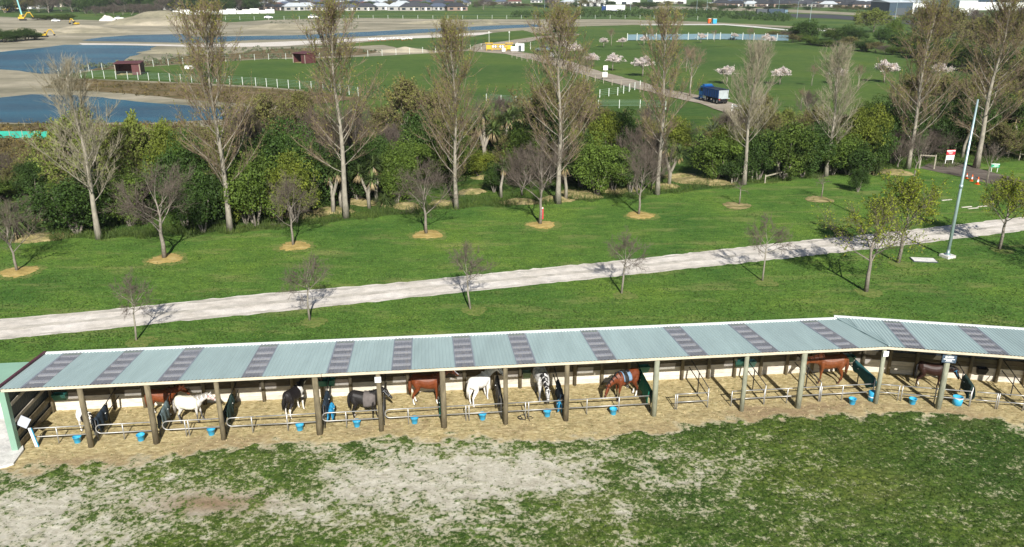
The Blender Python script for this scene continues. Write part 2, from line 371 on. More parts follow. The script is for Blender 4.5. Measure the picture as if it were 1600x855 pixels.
# lawn between the sheds and the tree belt
LE = [(-700, 420), (0, 372), (180, 372), (360, 366), (540, 345), (700, 326), (850, 318), (1030, 304), (1160, 290), (1290, 276), (1420, 264), (1500, 256), (1600, 252), (2100, 240)]
lw = [at(*p) for p in LE]
vs = [(-80, 5, 0), (90, 5, 0)] + [(p.x, p.y, 0) for p in reversed(lw)]
bm = bmesh.new(); f = bm.faces.new([bm.verts.new(v) for v in vs]); bmesh.ops.triangulate(bm, faces=[f]); me = bpy.data.meshes.new('lawn'); bm.to_mesh(me); bm.free(); struct('lawn', me, M['grass'])
# rank grass under the belt
sheet('belt_ground', [(-900, 450), (0, 396), (360, 390), (700, 345), (1030, 325), (1290, 290), (1420, 278), (1600, 275), (2200, 255), (2200, 170), (1500, 185), (1180, 190), (950, 168), (700, 185), (400, 200), (0, 250), (-900, 280)], -.03, M['grass_rank'], 6., .25, 3)
# gravel road over the lawn
UP = [(-500, 542), (-100, 512), (0, 499), (200, 481), (400, 460), (600, 444), (800, 424), (1000, 404), (1200, 382), (1400, 362), (1600, 339), (1900, 300)]
LO = [(-500, 580), (-100, 546), (0, 531), (200, 511), (400, 491), (600, 470), (800, 449), (1000, 428), (1200, 407), (1400, 385), (1600, 361), (1900, 325)]
sheet('gravel_road', UP + LO[::-1], .012, M['gravel'], .5, .06, 5)
M['gravel_worn'] = soil_mat('worn_gravel', (.36, .335, .29), (.45, .42, .365), (.54, .50, .45), .5, 1.8, .2)
_mix = lambda f: [(a[0], a[1] * (1 - f) + b[1] * f) for a, b in zip(UP, LO)]
for f0, f1, sd in ((.42, .56, 6), (.04, .14, 7), (.88, .97, 8)): sheet('road_crown', _mix(f0) + _mix(f1)[::-1], .017, M['gravel_worn'], .4, .07, sd)
# the ground in front of and inside the sheds: grass, worn earth and straw on one finely cut sheet
SO = Vector((-20.24, 28.38, 0)); SA = R(6.15); SU = Vector((math.cos(SA), math.sin(SA), 0)); SV = Vector((-SU.y, SU.x, 0)); SL = 37.15
SB = SO + SU * SL; WA = R(-10.4); WU = Vector((math.cos(WA), math.sin(WA), 0)); WV = Vector((-WU.y, WU.x, 0)); WL = 11.0
EDGE = [(-150, 745), (0, 736), (60, 738), (150, 728), (240, 715), (330, 703), (400, 697), (480, 690), (560, 686), (650, 690), (760, 686), (850, 688), (960, 680), (1060, 670), (1130, 660), (1200, 653), (1290, 646), (1400, 648), (1500, 653), (1600, 664), (1800, 680)]
ew = np.array([[*at(*p)[:2]] for p in EDGE])
step = .075; gx = np.arange(-27, 28.5, step); gy = np.arange(20.2, 36.3, step); X, Y = np.meshgrid(gx, gy); n_x, n_y = len(gx), len(gy)
P2 = np.stack([X.ravel(), Y.ravel()], 1); edge = np.interp(P2[:, 0], ew[:, 0], ew[:, 1])
n1 = vnoise(P2, .45, 1); n2 = vnoise(P2, 1.5, 2); n3 = vnoise(P2, 4.2, 3); n4 = vnoise(P2, 9., 4)
wear = np.zeros(len(P2))
for x, y, r_, a in [(60, 800, 2.6, .95), (0, 840, 1.6, .7), (130, 850, 1.6, .5), (150, 770, 1.6, .7), (330, 787, 1.7, 1.05), (240, 790, 1., .5), (430, 790, .9, .5), (560, 745, 1.6, .8), (640, 765, 2., 1.), (730, 735, 1.8, .85), (640, 720, 1., .4), (800, 735, 1.7, .8), (700, 800, 1.6, .6), (880, 760, 1.8, .42), (960, 730, 1.8, .45), (940, 800, 1.7, .42), (1050, 790, 1.5, .38), (1100, 740, 1.6, .45), (1190, 725, 1.5, .45), (1260, 770, 1., .25), (1440, 735, .9, .35), (1560, 760, .9, .28), (1040, 700, 1.5, .35), (500, 830, 1.5, .3), (820, 840, 1.4, .4), (1580, 830, 1., .3)]:
    c = at(x, y); d2 = ((P2[:, 0] - c.x) / 1.5) ** 2 + (P2[:, 1] - c.y) ** 2; wear += a * np.exp(-d2 / (2 * (r_ * .62) ** 2))
right = np.clip((P2[:, 0] - 6) / 9, 0, 1)
wear = wear * (.8 - .25 * np.clip((P2[:, 0] + 1) / 6, 0, 1)) + .10 - .30 * right
grass_m = np.clip(.5 + ((n1 - .5) * .35 + (n2 - .5) * .5 + (n3 - .5) * .5 + (n4 - .5) * .3 + .34 - wear * .62) * .95, 0, 1)
front = edge - P2[:, 1] + (n2 - .5) * .9 + (n3 - .5) * .55          # metres in front of the straw's edge
straw_m = np.clip(.5 - front * 2.2, 0, 1)
grass_m *= np.clip(.5 + front * 2.0 - .2, 0, 1)
brown = np.exp(-((P2[:, 0] - at(330, 787).x) / 2.1) ** 2 - ((P2[:, 1] - at(330, 787).y) / .7) ** 2) + .8 * np.exp(-((front + .55) / .5) ** 2) * np.clip(n1 * 2.2 - .5, 0, 1)
Z = .014 + grass_m * (.015 + .05 * n4 + .02 * n3) + straw_m * (.02 * n4 + .02 * n3)
idx = np.arange(n_x * n_y).reshape(n_y, n_x); F = np.stack([idx[:-1, :-1], idx[:-1, 1:], idx[1:, 1:], idx[1:, :-1]], -1).reshape(-1, 4)
_v = (P2[:, 0] - SO.x) * SV.x + (P2[:, 1] - SO.y) * SV.y; _w = (P2[:, 0] - SB.x) * WV.x + (P2[:, 1] - SB.y) * WV.y
behind = np.where(P2[:, 0] < 16.3, _v, _w) > 3.45; F = F[~behind[F].any(1)]
me = np_mesh('yard_ground', np.column_stack([P2, Z]), F, None, True)
ca = me.color_attributes.new('cover', 'FLOAT_COLOR', 'POINT'); ca.data.foreach_set('color', np.column_stack([grass_m, straw_m, np.clip(brown, 0, 1), np.ones(len(P2))]).astype(np.float32).ravel())
m, N, L, B, gx_ = grass_mat('yard_grass', (.016, .040, .007), (.052, .094, .017), (.12, .165, .04), (.19, .185, .065), .35, 1.)
at_ = N.new('ShaderNodeAttribute'); at_.attribute_name = 'cover'; sp = N.new('ShaderNodeSeparateColor'); L.new(at_.outputs['Color'], sp.inputs[0])
Pn = N.new('ShaderNodeNewGeometry').outputs['Position']
dn = noise(N, L, 2.2, 6, .7, Pn); dust = ramp(N, L, dn.outputs[0], [(.32, (.32, .29, .225)), (.5, (.45, .42, .335)), (.68, (.57, .54, .45))])
sn = noise(N, L, 6., 6, .75, Pn, (.6, 1.4, 1)); sw = ramp(N, L, sn.outputs[0], [(.30, (.21, .155, .075)), (.5, (.40, .33, .175)), (.68, (.58, .50, .31))])
bn = noise(N, L, 1.1, 4, .7, Pn); bw = ramp(N, L, bn.outputs[0], [(.3, (.72, .70, .66)), (.7, (1.2, 1.18, 1.12))]); swc = mixc(N, L, .9, sw.outputs[0], bw.outputs[0], 'MULTIPLY')
dg_ = ramp(N, L, sp.outputs[0], [(.12, (0, 0, 0)), (.62, (.8, .8, .8))]); x = mixc(N, L, dg_.outputs[0], dust.outputs[0], (.27, .27, .13)); x = mixc(N, L, sp.outputs[1], x, swc); x = mixc(N, L, sp.outputs[2], x, (.24, .17, .105))
fn = noise(N, L, 6.5, 6, .82, Pn); ad = N.new('ShaderNodeMath'); ad.operation = 'ADD'; sb = N.new('ShaderNodeMath'); sb.operation = 'MULTIPLY_ADD'; sb.inputs[1].default_value = 4.6; sb.inputs[2].default_value = -2.3
L.new(fn.outputs[0], sb.inputs[0]); L.new(sp.outputs[0], ad.inputs[0]); L.new(sb.outputs[0], ad.inputs[1]); gm = ramp(N, L, ad.outputs[0], [(.36, (0, 0, 0)), (.60, (1, 1, 1))])
x = mixc(N, L, gm.outputs[0], x, gx_); L.new(x, B.inputs['Base Color'])
struct('yard_ground', me, m)
# tufts of grass standing on it
cand = rng.integers(0, len(P2), 90000); keep = (grass_m[cand] > rng.uniform(.45, 1.0, len(cand))) & (P2[cand, 1] < 33); cand = cand[keep]
C = np.column_stack([P2[cand] + rng.uniform(-.04, .04, (len(cand), 2)), Z[cand] + .02]); C = np.repeat(C, 2, 0) + rng.normal(size=(len(C) * 2, 3)) * [.035, .035, .012]
M['tuft'] = leaf_mat('grass_tuft', (.052, .088, .015), .4, .1, .3)
up = np.zeros((len(C), 3)); up[:, 1] = -.6; up[:, 2] = .7
V, F = cards(C, .036, rng, up, asp=.38); props(link('grass_tufts', np_mesh('grass_tufts', V, F, M['tuft'])), kind='stuff')
g = np.random.default_rng(12); px_ = g.uniform(-30, 1630, 85000); py_ = 300 + 250 * g.uniform(0, 1, 85000) ** .8
_u = (px_ - 800) / FPX; _v = (427.5 - py_) / FPX; _t = -CAMH / (-_s + _v * _c); Q = np.column_stack([_u * _t, (_c + _v * _s) * _t])
_ok = (py_ > np.interp(px_, [p[0] for p in LE], [p[1] for p in LE]) + 4) & ~((py_ > np.interp(px_, [p[0] for p in UP], [p[1] for p in UP]) - 1.5) & (py_ < np.interp(px_, [p[0] for p in LO], [p[1] for p in LO]) + 1.5))
_ok &= (((Q[:, 0] - SO.x) * SV.x + (Q[:, 1] - SO.y) * SV.y) > 3.7) & (vnoise(Q, .8, 9) + .5 * vnoise(Q, 2.5, 10) > g.uniform(.2, 1.1, len(Q)))
Q = Q[_ok]; C = np.column_stack([Q, np.full(len(Q), .03)]); up = np.zeros((len(C), 3)); up[:, 1] = -.5; up[:, 2] = .8
V, F = cards(C, .062, g, up, asp=.4); M['lawn_tuft'] = leaf_mat('lawn_tuft', (.075, .135, .026), .45, .1, .3, .6); props(link('lawn_tufts', np_mesh('lawn_tufts', V, F, M['lawn_tuft'])), kind='stuff')
# loose straw on the stall floor
cand = rng.integers(0, len(P2), 26000); cand = cand[(straw_m[cand] > .6)]; C = np.column_stack([P2[cand], Z[cand] + .012]); nn = np.zeros((len(C), 3)); nn[:, 2] = 3
M['straw_bit'] = mat('loose_straw', (.56, .45, .25), .9, .3, 3.)
V, F = cards(C, .06, rng, nn, asp=.16); props(link('loose_straw', np_mesh('loose_straw', V, F, M['straw_bit'])), kind='stuff')
# concrete apron at the left end
cp = [at(-260, 640), at(19, 628), at(38, 706), at(22, 728), at(-30, 742), at(-320, 760)]
struct('concrete_apron', MB().add([(p.x, p.y, .13) for p in cp] + [(p.x, p.y, -.02) for p in cp], [(5, 4, 3, 2, 1, 0)] + [(i, (i + 1) % 6, 6 + (i + 1) % 6, 6 + i) for i in range(6)]).mesh('concrete_apron'), M['concrete'])

# ------------------------------------------------------------------ the horse shed
ZF, ZB, VF, VB = 2.99, 2.62, -.22, 3.86           # roof height front and back, its reach in depth
zr = lambda v: ZF + (ZB - ZF) * (v - VF) / (VB - VF)
def fr(u, v, z=0., wing=False): return (SB + WU * u + WV * v if wing else SO + SU * u + SV * v) + Vector((0, 0, z))
HIP = (Vector((15.98, 36.2, 0)) - SB).normalized()
r1 = HIP.dot(SU) / HIP.dot(SV); r2 = HIP.dot(WU) / HIP.dot(WV)
def u_of(px, py_ref_z, v, wing=False):            # distance along the shed at which a point (v, z) falls on pixel column px
    lo, hi = (-6, SL + 6) if not wing else (-6, 16)
    for _ in range(50):
        mid = (lo + hi) / 2; p = fr(mid, v, py_ref_z, wing); dz = p.z - CAMH; x = 800 + FPX * p.x / (p.y * _c - dz * _s)
        lo, hi = (mid, hi) if x < px else (lo, mid)
    return lo
M['roof'] = mat('roof_steel', (.35, .445, .43), .45, .10, 1.6, spec=.4, objvar=.05, stretch=(1, .12, 1))
M['skylight'] = None
m, N, L, B = new_mat('skylight_sheet'); n = noise(N, L, 2.5, 5, .7); rr = ramp(N, L, n.outputs[0], [(.3, (.33, .335, .37)), (.7, (.46, .465, .50))]); L.new(rr.outputs[0], B.inputs['Base Color']); B.inputs['Roughness'].default_value = .35
t = N.new('ShaderNodeBsdfTransparent'); t.inputs[0].default_value = (.70, .73, .82, 1); mx = N.new('ShaderNodeMixShader'); mx.inputs[0].default_value = .52
L.new(B.outputs[0], mx.inputs[1]); L.new(t.outputs[0], mx.inputs[2]); L.new(mx.outputs[0], N['Material Output'].inputs[0]); M['skylight'] = m
M['flash'] = mat('white_flashing', (.74, .75, .72), .5, .05, 1)
M['barge'] = mat('maroon_barge', (.10, .028, .04), .5, .2, 3)
M['fascia'] = mat('weathered_fascia', (.52, .46, .35), .85, .2, 2.2, stretch=(1, 1, 4))
M['post'] = mat('treated_post', (.145, .12, .075), .9, .4, 5., .5, 18, stretch=(1, 1, .3))
M['post_pale'] = mat('treated_post_pale', (.235, .24, .175), .9, .3, 5., .5, 18, stretch=(1, 1, .3))
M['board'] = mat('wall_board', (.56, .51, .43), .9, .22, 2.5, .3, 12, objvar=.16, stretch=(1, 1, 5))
M['board_shaded'] = mat('shaded_board', (.095, .078, .05), .9, .3, 2.5, .3, 12, objvar=.2, stretch=(1, 1, 5))  # upper wall rows: same boards, shade under the roof put into the colour
M['purlin'] = mat('pale_purlin', (.66, .61, .52), .85, .12, 3)
M['rafter'] = mat('roof_timber', (.36, .32, .26), .9, .2, 3)
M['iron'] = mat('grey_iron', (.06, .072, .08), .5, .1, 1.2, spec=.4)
M['green_steel'] = mat('green_steel', (.20, .33, .25), .5, .08, 1.)
M['pipe'] = mat('galvanised_pipe', (.38, .375, .36), .42, .15, 8., metal=.55)
M['pipe_dark'] = mat('dark_pipe', (.06, .058, .055), .5, .2, 8., metal=.4)
M['blue'] = mat('blue_plastic', (.035, .33, .55), .4, .08, 3., spec=.5)
M['black'] = mat('black_plastic', (.018, .018, .02), .5, .2, 4.)
M['white'] = mat('white_paint', (.76, .76, .74), .55, .05, 3.)
M['teal'] = mat('teal_plastic', (.035, .16, .125), .45, .12, 3., spec=.4)
shed = empty('horse_shed', fr(0, 0), label='long open fronted timber horse shed with pale green iron roof', cat='shed')
inv = Matrix.Translation(-fr(0, 0))
def spart(name, mb, m, smooth=False, label=None, parent=None):
    mb.v = [tuple(inv @ Vector(p)) for p in mb.v]; o = mb.build(name, m, parent or shed, smooth)
    if label: o['label'] = label
    return o
def corr(u0, u1, wing, pitch=.152, amp=.017, lift=0.):
    k = max(2, int(round((u1 - u0) / pitch * 6))); mb = MB(); vs = []; sg = -1 if wing else 1; rr_ = r2 if wing else r1
    for i in range(k + 1):
        u = u0 + (u1 - u0) * i / k; h = amp * math.cos(2 * math.pi * u / pitch) + lift
        for v in (VF, (VF + VB) / 2, VB):
            uu = max(u, rr_ * v) if wing else min(u, SL + rr_ * v)
            vs.append(fr(uu, v, zr(v) + h, wing))
    fs = [(i * 3 + j, i * 3 + 3 + j, i * 3 + 4 + j, i * 3 + 1 + j) for i in range(k) for j in range(2)]
    return mb.add(vs, fs)
sky_px = [48, 156, 262, 393, 526, 627, 727, 823, 949, 1092, 1204, 1328]
sky_u = [u_of(x, ZF, VF) for x in sky_px]
SW = .76; last = -.12
for su in sky_u:
    spart('roof_sheet', corr(last, su - SW / 2, False), M['roof'], True); spart('skylight', corr(su - SW / 2 - .05, su + SW / 2 + .05, False, lift=.012), M['skylight'], True); last = su + SW / 2
spart('roof_sheet', corr(last, SL + .3, False), M['roof'], True)
last = -1.6
for px in (1431, 1562):
    su = u_of(px, ZF, VF, True)
    spart('roof_sheet', corr(last, su - SW / 2, True), M['roof'], True); spart('skylight', corr(su - SW / 2 - .05, su + SW / 2 + .05, True, lift=.012), M['skylight'], True); last = su + SW / 2
spart('roof_sheet', corr(last, WL, True), M['roof'], True)
def beam(u0, u1, v, z, w, h, wing): # a level timber along the shed
    a, b = fr(u0, v, z, wing), fr(u1, v, z, wing); c = (a + b) / 2; return MB().box(c, ((b - a).length, w, h), WA if wing else SA)
spart('ridge_flashing', beam(-.14, SL + r1 * VB - .02, VB + .01, ZB + .012, .15, .07, False), M['flash']); spart('ridge_flashing', beam(r2 * VB + .02, WL, VB + .01, ZB + .012, .15, .07, True), M['flash'])
mb = MB(); a, b = fr(0, VF, zr(VF) + .03) + HIP * -.0, None
hp = [SB + HIP * d + Vector((0, 0, zr(d * HIP.dot(SV)) + .03)) for d in (-.2, 2, 3.9)]; spart('hip_flashing', mb.tube(hp, .035, 5), M['roof'])
mb = MB(); p0, p1 = fr(-.17, VF - .03, ZF + .01), fr(-.17, VB + .04, ZB + .01); c = (p0 + p1) / 2
q = (p1 - p0); Mx = Matrix.Rotation(math.atan2(-q.x, q.y), 3, 'Z') @ Matrix.Rotation(math.atan2(q.z, math.hypot(q.x, q.y)), 3, 'X')
spart('barge_board', mb.box(c, (.11, q.length, .17), M=Mx), M['barge'])
for wing, u0, u1 in ((False, -.1, 12.4), (False, 12.42, 24.9), (False, 24.92, SL + .06), (True, .02, 5.6), (True, 5.62, WL)):
    spart('fascia', beam(u0, u1, VF + .07, ZF - .105, .045, .115, wing), M['fascia'])
for v in (.55, 1.3, 2.05, 2.8, 3.45):
    spart('purlin', beam(-.05, SL + r1 * v - .04, v, zr(v) - .06, .13, .07, False), M['purlin']); spart('purlin', beam(r2 * v + .04, WL, v, zr(v) - .06, .13, .07, True), M['purlin'])
POST = [(143, 0), (245, 0), (350, 0), (500, 0), (596, 0), (694, 0), (790, 0), (884, 0), (1021, 0), (1158, 0), (1246, 0), (1367, 0), (1465, 1)]
postu = []
for i, (px, wg) in enumerate(POST):
    u = u_of(px, 0, 0, wg) if i != 11 else SL - .03; postu.append((u, wg)); k = .115 + .015 * math.sin(i * 2.7)
    mb = MB().tube([fr(u, 0, -.1, wg), fr(u + .01, 0, 1.2, wg), fr(u, 0, ZF - .2, wg)], [k * 1.06, k, k * .93], 10)
    spart('front_post', mb, M['post'] if i < 8 else M['post_pale'], True)
    a, b = fr(u, .15, zr(.15) - .22, wg), fr(u, 3.3, zr(3.3) - .22, wg); q = b - a
    Mx = Matrix.Rotation(math.atan2(-q.x, q.y), 3, 'Z') @ Matrix.Rotation(math.atan2(q.z, math.hypot(q.x, q.y)), 3, 'X'); spart('rafter', MB().box((a + b) / 2, (.07, q.length, .16), M=Mx), M['rafter'])
spart('front_post', MB().tube([fr(6.7, 0, -.1, True), fr(6.7, 0, ZF - .2, True)], .115, 10), M['post_pale'], True)
# back wall: boards below, iron above, stub posts before it
VW = 3.32
def wall_run(u0, u1, wing):
    n = max(1, int(round((u1 - u0) / 2.62))); w = (u1 - u0) / n
    for i in range(n):
        a, b = u0 + i * w, u0 + (i + 1) * w
        for r_ in range(5):
            o = beam(a + .006, b - .006, VW + random.uniform(-.008, .008), .13 + r_ * .232, .045, .222 - random.uniform(0, .006), wing); spart('wall_board', o, M['board'] if r_ < 3 else M['board_shaded'])
        mb = MB(); k = int((b - a) / .152 * 4); vs = []
        for j in range(k + 1):
            u = a + (b - a) * j / k; h = .018 * math.cos(2 * math.pi * u / .152)
            vs += [fr(u, VW + .05 + h, 1.1, wing), fr(u, VW + .05 + h, zr(VW) - .05, wing)]
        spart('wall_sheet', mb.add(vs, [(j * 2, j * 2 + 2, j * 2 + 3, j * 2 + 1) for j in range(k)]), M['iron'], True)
        spart('wall_rail', beam(a, b, VW - .0, 1.9, .045, .12, wing), M['rafter'])
        for f in (.02, .52):
            u = a + (b - a) * f; hh = 1.5 if f > .3 else zr(VW) - .2
            spart('back_post', MB().tube([fr(u, VW - .12, -.05, wing), fr(u, VW - .12, hh, wing)], .085, 8), M['post'], True)
wall_run(-.05, SL + r1 * VW - .05, False); wall_run(r2 * VW + .05, WL, True)
# left end wall: iron sheet on rails between a green corner flashing and the back
mb = MB(); k = 60; vs = []
for j in range(k + 1):
    v = .12 + (VW - .12) * j / k; h = .018 * math.cos(j * 2 * math.pi / 3.0)
    vs += [fr(-.10 + h, v, 0.02), fr(-.10 + h, v, zr(v) - .04)]
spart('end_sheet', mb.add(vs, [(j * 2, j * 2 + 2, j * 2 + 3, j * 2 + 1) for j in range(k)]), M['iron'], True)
for z, h in ((.25, .24), (.75, .24), (1.35, .15), (2.1, .15)):
    a, b = fr(-.03, .15, z), fr(-.03, VW - .1, z); spart('end_rail', MB().box((a + b) / 2, (.05, (b - a).length, h), SA), M['post'] if z < 1 else M['rafter'])
spart('corner_flashing', MB().box(fr(-.13, .0, 1.42), (.24, .26, 2.84), SA), M['green_steel'])
# board leaning inside the end wall and the grey sheet above it
lb = empty('leaning_board', fr(.48, .25), label='white and blue board leaning upright inside the left end wall', cat='board')
mb = MB().box((0, 0, .46), (.11, .05, .92), M=Matrix.Rotation(R(-9), 3, 'Y')); mb.build('board_face', M['white'], lb); MB().box((.065, .01, .46), (.03, .05, .9), M=Matrix.Rotation(R(-9), 3, 'Y')).build('edge_strip', M['blue'], lb)
gs = MB().box((0, 0, 0), (.42, .03, .42), M=Matrix.Rotation(R(28), 3, 'Y') @ Matrix.Rotation(R(-20), 3, 'X')).build('grey_panel', mat('grey_sheet', (.36, .38, .43), .5, .1, 3)); gs.location = fr(.22, .32, 1.18)
props(gs, 'square grey sheet fixed tilted to the left end wall of the shed', 'panel')
# signs on the posts
def text(s, size, m, parent, loc, rot=(R(90), 0, 0), name='lettering', ext=.002):
    cu = bpy.data.curves.new(name, 'FONT'); cu.body = s; cu.size = size; cu.align_x = 'CENTER'; cu.align_y = 'CENTER'; cu.extrude = ext; cu.resolution_u = 2
    t_ = bpy.data.objects.new('tmp', cu); me_ = bpy.data.meshes.new_from_object(t_); bpy.data.objects.remove(t_)
    me_.materials.clear(); o = link(name, me_, parent, m); o.location = loc; o.rotation_euler = rot; return o
M['ink'] = mat('sign_ink', (.03, .03, .035), .6, .1)
def post_sign(i, dz, w, h, m, label, txt, mt):
    u, wg = postu[i]; e = empty('post_sign', fr(u, -.15, dz, wg), WA if wg else SA, label=label, cat='sign'); MB().box((0, 0, 0), (w, .02, h)).build('sign_board', m, e)
    for s_, sz, x_, z_ in txt: text(s_, sz, mt, e, (x_, -.0115, z_))
    return e
post_sign(4, ZF - .44, .26, .26, M['white'], 'small white sign reading 10 on a front post of the shed', [('10', .12, .02, .06)], M['ink'])
post_sign(11, ZF - .40, .25, .25, M['white'], 'small blank looking white sign on the corner post of the shed', [('l', .1, -.02, .055), ('\u2022', .2, .06, .055)], M['ink'])
M['navy'] = mat('navy_sign', (.06, .09, .13), .5, .1)
e = post_sign(12, ZF - .42, .58, .36, M['navy'], 'dark blue sign with white lines of print on a post at the right', [], M['white'])
for x_, z_, w_, h_ in ((-.13, .09, .08, .10), (.06, .115, .24, .035), (.05, .07, .22, .035), (0, -.01, .46, .04), (0, -.075, .24, .045), (.02, -.13, .34, .012)):
    MB().box((x_, -.0118, z_), (w_, .003, h_)).build('print_line', M['white'], e)

# ------------------------------------------------------------------ low green outbuilding at the left edge
gb = empty('green_outbuilding', (-23.2, 30.8, 0), SA, label='low pale green outbuilding on a block base at the left edge', cat='outbuilding')
for i in range(8):
    for r_ in range(4): MB().box((-3.0 + i * .62 + (.31 if r_ % 2 else 0), .25, .12 + r_ * .2), (.61, .2, .19)).build('block', M['concrete'], gb)
for i in range(5): MB().box((-2.8 + i * 1.05, .27, 1.2), (1.03, .08, .75)).build('cladding_panel', M['green_steel'], gb)
MB().box((-.9, 1.05, 1.68), (5.6, 1.9, .08), M=Matrix.Rotation(R(8), 3, 'X')).build('roof', M['green_steel'], gb)
MB().box((-.9, 2.0, .8), (5.2, .1, 1.7)).build('rear_wall', M['green_steel'], gb)

# ------------------------------------------------------------------ pipe rails, partitions, rugs, buckets, feeders
LO_Z, UP_Z, RV = .40, .80, .42
STALL = ['the white and black pony', 'the first chestnut horse', 'the grey horse in the cream rug', 'the piebald horse', 'the black horse', 'the chestnut horse with a pale face', 'the white horse', 'the grey horse with black mane', 'the saddled bay horse', None]
def rail(x0, x1, ups, wing, lround, rround, label):
    a, b = u_of(x0, LO_Z, RV, wing), u_of(x1, LO_Z, RV, wing); ln = b - a
    e = empty('pipe_rail', fr(a, RV, 0, wing), WA if wing else SA, label=label, cat='rail', group='pipe rails across the fronts of the stalls')
    mb = MB(); r_ = .026; c = (LO_Z + UP_Z) / 2; hr = (UP_Z - LO_Z) / 2
    if lround:
        arc = [(hr - hr * math.sin(t), 0, c + hr * math.cos(t)) for t in np.linspace(0, math.pi, 9)]
        mb.tube([(ln, 0, UP_Z)] + arc + [(ln, 0, LO_Z)], r_, 6); mb.build('loop_pipe', M['pipe'], e, True)
    else:
        MB().tube([(0, 0, UP_Z), (ln, 0, UP_Z)], r_, 6).build('upper_pipe', M['pipe'], e, True); MB().tube([(0, 0, LO_Z), (ln, 0, LO_Z)], r_, 6).build('lower_pipe', M['pipe'], e, True)
    for p in ups:
        u = u_of(p, LO_Z, RV, wing) - a; MB().tube([(u, 0, -.05), (u, 0, UP_Z + .02)], .027, 6).build('upright', M['pipe'], e, True)
    return e
RL = 'low grey pipe rail in front of '
rail(49, 141, [90], 0, 1, 0, RL + 'the white and black pony')
rail(151, 243, [193], 0, 1, 0, RL + 'the first chestnut horse')
rail(255, 348, [290, 295], 0, 1, 0, RL + 'the grey horse in the cream rug')
rail(355, 399, [394], 0, 1, 0, 'short loop of pipe rail left of the piebald horse')
rail(401, 498, [449], 0, 0, 0, RL + 'the piebald horse')
rail(504, 594, [541], 0, 1, 0, RL + 'the black horse in the grey rug')
rail(602, 692, [638], 0, 1, 0, RL + 'the chestnut with the pale face')
rail(698, 788, [728, 733], 0, 0, 0, RL + 'the white horse')
rail(794, 880, [821, 826], 0, 0, 0, RL + 'the grey horse with black mane')
rail(890, 1014, [917, 967], 0, 0, 0, RL + 'the saddled bay horse')
rail(1055, 1106, [1055, 1058, 1106], 0, 0, 0, 'short square pipe rail standing alone in the empty stall')
rail(1143, 1194, [1143, 1194], 0, 0, 0, 'pipe rail behind the third post left of the corner')
rail(1197, 1280, [1230, 1280], 0, 0, 0, 'pipe rail behind the second post left of the corner')
rail(1283, 1365, [1283, 1316], 0, 0, 0, 'pipe rail in front of the bright bay horse, ending at the corner post')
rail(1369, 1404, [1404], 1, 0, 0, 'short pipe rail just right of the corner post')
rail(1409, 1516, [1409, 1461, 1516], 1, 0, 0, RL + 'the dark bay horse')
rail(1524, 1557, [1557], 1, 0, 0, 'short pipe rail right of the dark bay horse')
rail(1560, 1640, [1560, 1600], 1, 0, 0, 'pipe rail at the right edge of the photo')
PX = [(152, 0), (250, 0), (352, 0), (507, 0), (600, 0), (690, 0), (783, 0), (879, 0), (1016, 0), (1106, 0), (1195, 0), (1281, 0), (1364, 0), (1517, 1), (1600, 1)]
pl = ['first', 'second', 'third', 'fourth', 'fifth', 'sixth', 'seventh', 'eighth', 'ninth', 'tenth', 'eleventh', 'twelfth', 'thirteenth', 'fourteenth', 'fifteenth']
PU = []
for i, (px, wg) in enumerate(PX):
    u = u_of(px, .4, .45, wg); PU.append((u, wg))
    e = empty('stall_partition', fr(u, .45, 0, wg), WA if wg else SA, label=f'dark pipe partition running back through the shed, {pl[i]} from the left', cat='partition', group='pipe partitions between the stalls')
    D = 2.7
    MB().tube([(0, 0, 1.0), (0, D, 1.2)], .024, 6).build('upper_pipe', M['pipe_dark'], e, True); MB().tube([(0, 0, .6), (0, D, .7)], .024, 6).build('lower_pipe', M['pipe_dark'], e, True)
    for y, h in ((0, 1.0), (1.35, 1.1)): MB().tube([(0, y, -.05), (0, y, h)], .026, 6).build('upright', M['pipe'] if i > 8 and y == 0 else M['pipe_dark'], e, True)
def cloth(name, u, wg, v0, v1, z, drop, m, label, cat='rug', seed=0, w=.10):
    g = np.random.default_rng(seed + 50); e = empty(name, fr(u, (v0 + v1) / 2, 0, wg), WA if wg else SA, label=label, cat=cat, group='rugs hung over the partitions')
    n = 12; mb = MB(); vs = []; ln = v1 - v0; K = 9
    for i in range(n + 1):
        t = i / n; y = (t - .5) * ln; hem = drop * (1 - .35 * t) * (1 + .12 * math.sin(t * 9 + seed)) * (.55 + .45 * min(1, 4 * min(t + .1, 1.1 - t)))
        for j in range(K):
            q = j / (K - 1) * 2 - 1; f = math.sin(t * 17 + seed + q) * .035 * abs(q) ** .5
            vs.append((math.copysign(min(abs(q) * 5, 1) * w * .5, q) + math.copysign(f + .05 * abs(q), q), y + .04 * math.sin(q * 7 + i), z + .04 * t - abs(q) ** 1.15 * hem + .03 * (1 - abs(q))))
    fs = [(i * K + j, (i + 1) * K + j, (i + 1) * K + j + 1, i * K + j + 1) for i in range(n) for j in range(K - 1)]
    o = mb.add(vs, fs).build('rug_cloth', m, e, True); sd = o.modifiers.new('thick', 'SOLIDIFY'); sd.thickness = .022
    st = MB().box((0, ln * .22, z - drop * .25), (w + .16, .05, .02)); st.build('strap', M['white'], e)
    return e
M['rug_dark'] = mat('rug_dark_green', (.020, .045, .04), .85, .3, 4, .4, 10); M['rug_navy'] = mat('rug_navy', (.018, .03, .045), .85, .3, 4, .4, 10)
M['rug_grey'] = mat('rug_grey_blue', (.10, .14, .15), .85, .3, 4, .4, 10); M['rug_green'] = mat('rug_emerald', (.014, .14, .09), .85, .3, 4, .4, 10); M['rug_teal'] = mat('rug_teal', (.02, .095, .105), .85, .25, 4, .4, 10); M['rug_blue'] = mat('rug_bright_blue', (.03, .28, .52), .7, .2, 4, .3, 10)
